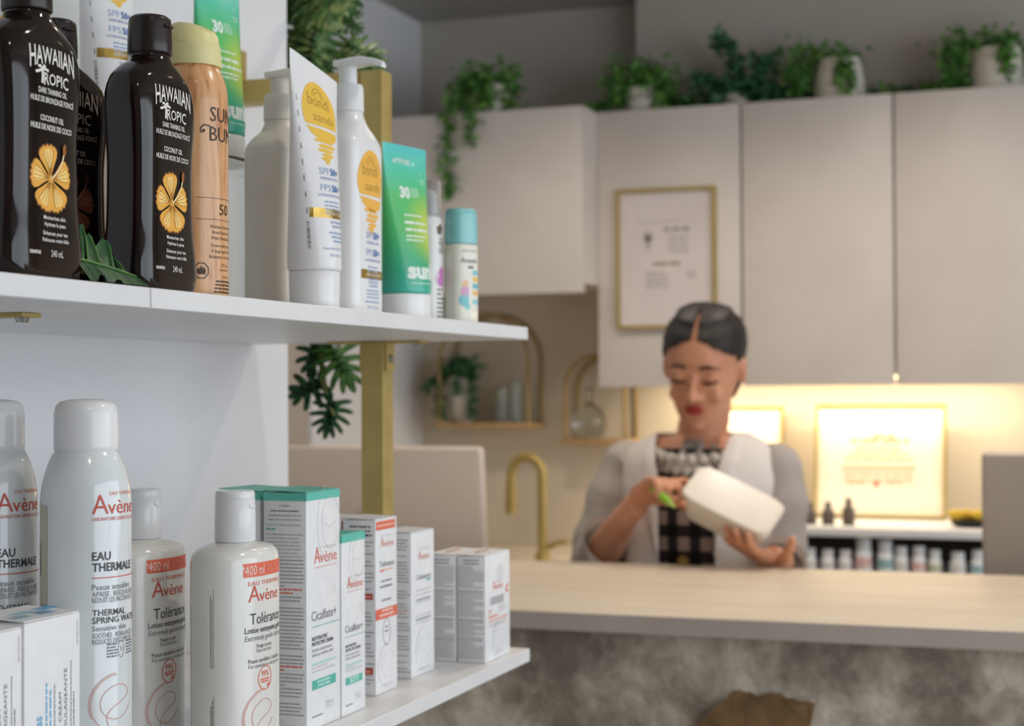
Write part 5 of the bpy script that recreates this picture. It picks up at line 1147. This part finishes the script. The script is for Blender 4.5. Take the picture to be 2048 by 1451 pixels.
# white coat: open front, lapels, sleeves
CO = [(.62, .245, .175), (.80, .232, .165), (.95, .200, .146), (1.08, .168, .130), (1.17, .166, .128), (1.24, .166, .126), (1.285, .162, .116), (1.31, .150, .100), (1.328, .122, .086), (1.342, .096, .076)]
cz = [c_[0] for c_ in CO]
def coat_ab(z): return np.interp(z, cz, [c_[1] for c_ in CO]), np.interp(z, cz, [c_[2] for c_ in CO])
def coat_pt(a_, z):
    A, B = coat_ab(z); c_, s_ = se(a_, 2.4); fold = .004 * sin(a_ * 9 + z * 8) * min(1, max(0, (1.25 - z) / .3)); return ((A + fold) * s_, .012 - (B + fold) * c_, z)
def open_a(z, side):
    A, B = coat_ab(z); wdt = (.064 if side < 0 else .055) + .018 * max(0, (1.30 - z)) * (-.4 if side > 0 else 0) + (.02 * max(0, z - 1.25) / .09)
    lo, hi = 0, pi / 2
    for _ in range(30):
        m_ = (lo + hi) / 2
        if A * se(m_, 2.4)[1] < wdt: lo = m_
        else: hi = m_
    return lo
bm = bmesh.new(); rows = []
for z in np.linspace(.62, 1.342, 46):
    a0, a1 = open_a(z, 1), 2 * pi - open_a(z, -1); rows.append([coat_pt(a0 + (a1 - a0) * k / 90, z) for k in range(91)])
add_loft(bm, rows, cap0=False, cap1=False, close=False); bmesh.ops.recalc_face_normals(bm, faces=bm.faces); bmesh.ops.solidify(bm, geom=bm.faces[:], thickness=.003)
from_bm('coat', bm, coat_m, wm, angle=70)
for side in (-1, 1):
    bm = bmesh.new(); rows = []
    for k in range(15):
        z = 1.105 + (1.338 - 1.105) * k / 14; a0 = open_a(z, side); t_ = k / 14
        wd_ = .062 * min(1, t_ / .62) if t_ < .66 else (.040 if t_ < .72 else .050 - .01 * t_)
        A, B = coat_ab(z); row = []
        for q in range(6):
            a_ = a0 + wd_ * (q / 5) / A * .85; p = coat_pt(a_ if side > 0 else 2 * pi - a_, z); row.append((p[0] * (1.0 if q else .985), p[1] - .0045 - .003 * sin(pi * q / 5), z))
        rows.append(row)
    add_loft(bm, rows, cap0=False, cap1=False, close=False); bmesh.ops.recalc_face_normals(bm, faces=bm.faces); bmesh.ops.solidify(bm, geom=bm.faces[:], thickness=.0035); from_bm('lapel', bm, coat_m, wm, angle=70)
for A, B, C_, e_ in ((ShR, ElR, WrR, .42), (ShL, ElL, WrL, .55)):
    out = Vector((-.012 if A.x < 0 else .012, 0, -.006)); E_ = B.lerp(C_, e_)
    pts = catmull([A + Vector((.085 if A.x < 0 else -.085, 0, .022)), A + Vector((.03 if A.x < 0 else -.03, 0, .004)), A + out, A.lerp(B, .5) + out * 1.5, B + out * .6, E_], 7); n_ = len(pts); bm = bmesh.new()
    rad = [np.interp(k / (n_ - 1), [0, .15, .35, .58, .82, 1], [.034, .048, .052, .052, .053, .054]) + .0035 * sin(k * 1.1) for k in range(n_)]
    add_tube(bm, pts, rad, 28, cap=False); bmesh.ops.solidify(bm, geom=bm.faces[:], thickness=.003); from_bm('sleeve', bm, coat_m, wm, angle=70)
tr = mat('dark_trousers', S(40, 40, 46), .8, noise=(30, S(34, 34, 40), .4, .6))
bm = bmesh.new(); add_loft(bm, [ring(z, a, b_, 2.3, 40, 0, .01) for z, a, b_ in ((.78, .168, .118), (.86, .176, .122), (.94, .168, .116))])
for s_ in (-1, 1): add_tube(bm, [(s_ * .078, .01, .84), (s_ * .082, .004, .5), (s_ * .086, .018, .09)], [.096, .075, .062], 24)
from_bm('trousers', bm, tr, wm)
for s_ in (-1, 1):
    bm = bmesh.new(); add_loft(bm, [ring(z, a, b_, 2.6, 28, s_ * .084, -.04) for z, a, b_ in ((.001, .046, .122), (.02, .049, .126), (.05, .047, .12), (.09, .043, .075))]); from_bm('shoe', bm, blk, wm)

# ---- what she holds
ctn = mat('white_translucent_plastic', S(228, 218, 206), .35, noise=(20, S(222, 212, 200), .4, .6), sss=.1)
c0 = atY(1462, 1016, 3.0); ex = (atY(1532, 1058, 3.0) - atY(1385, 985, 3.0)).normalized(); ez = Vector((.22, -.58, .80)); ez = (ez - ex * ez.dot(ex)).normalized(); ey = ez.cross(ex)
tb = thing('plastic_container', 'white plastic container held tilted in the woman\'s hands', 'container', c0)
MT = Matrix((ex, ey, ez)).transposed().to_4x4(); tb.matrix_world = Matrix.Translation(c0) @ MT @ Matrix.Diagonal((1.04, .90, .72, 1))
bm = bmesh.new(); sec = []
for z, a, b_ in ((-.055, .066, .040), (-.05, .070, .044), (.02, .080, .053), (.024, .086, .058), (.030, .086, .058), (.030, .079, .051), (.0225, .077, .049)): sec.append(ring(z, a, b_, 6, 48))
add_loft(bm, sec, cap1=False)
add_loft(bm, [ring(.022, .0765, .0485, 6, 48), ring(-.040, .067, .041, 6, 48)], cap0=False, cap1=False)
R_ = add_loft(bm, [ring(-.0405, .067, .041, 6, 48), ring(-.041, .01, .01, 2, 48)], cap0=False); bmesh.ops.recalc_face_normals(bm, faces=bm.faces); from_bm('tub', bm, ctn, tb, angle=40)
bm = bmesh.new(); add_loft(bm, [ring(.0302, .084, .056, 6, 48), ring(.0335, .084, .056, 6, 48), ring(.0345, .078, .050, 6, 48)]); from_bm('lid', bm, ctn, tb)
g1, g2 = atY(1306, 976, 2.99), atY(1350, 1014, 2.97); dg_ = (g2 - g1).normalized()
pn = thing('green_marker', 'lime green marker pen pinched in the woman\'s right hand', 'pen', g1)
tube('barrel', [(0, 0, 0), tuple((g2 - g1) * .75)], .0075, mat('lime_plastic', S(150, 206, 60), .35, noise=(40, S(142, 198, 52), .4, .6)), pn, 14)
tube('tip', [tuple((g2 - g1) * .752), tuple(g2 - g1)], [.0058, .002], mat('lime_tip', S(190, 216, 120), .4), pn, 12)
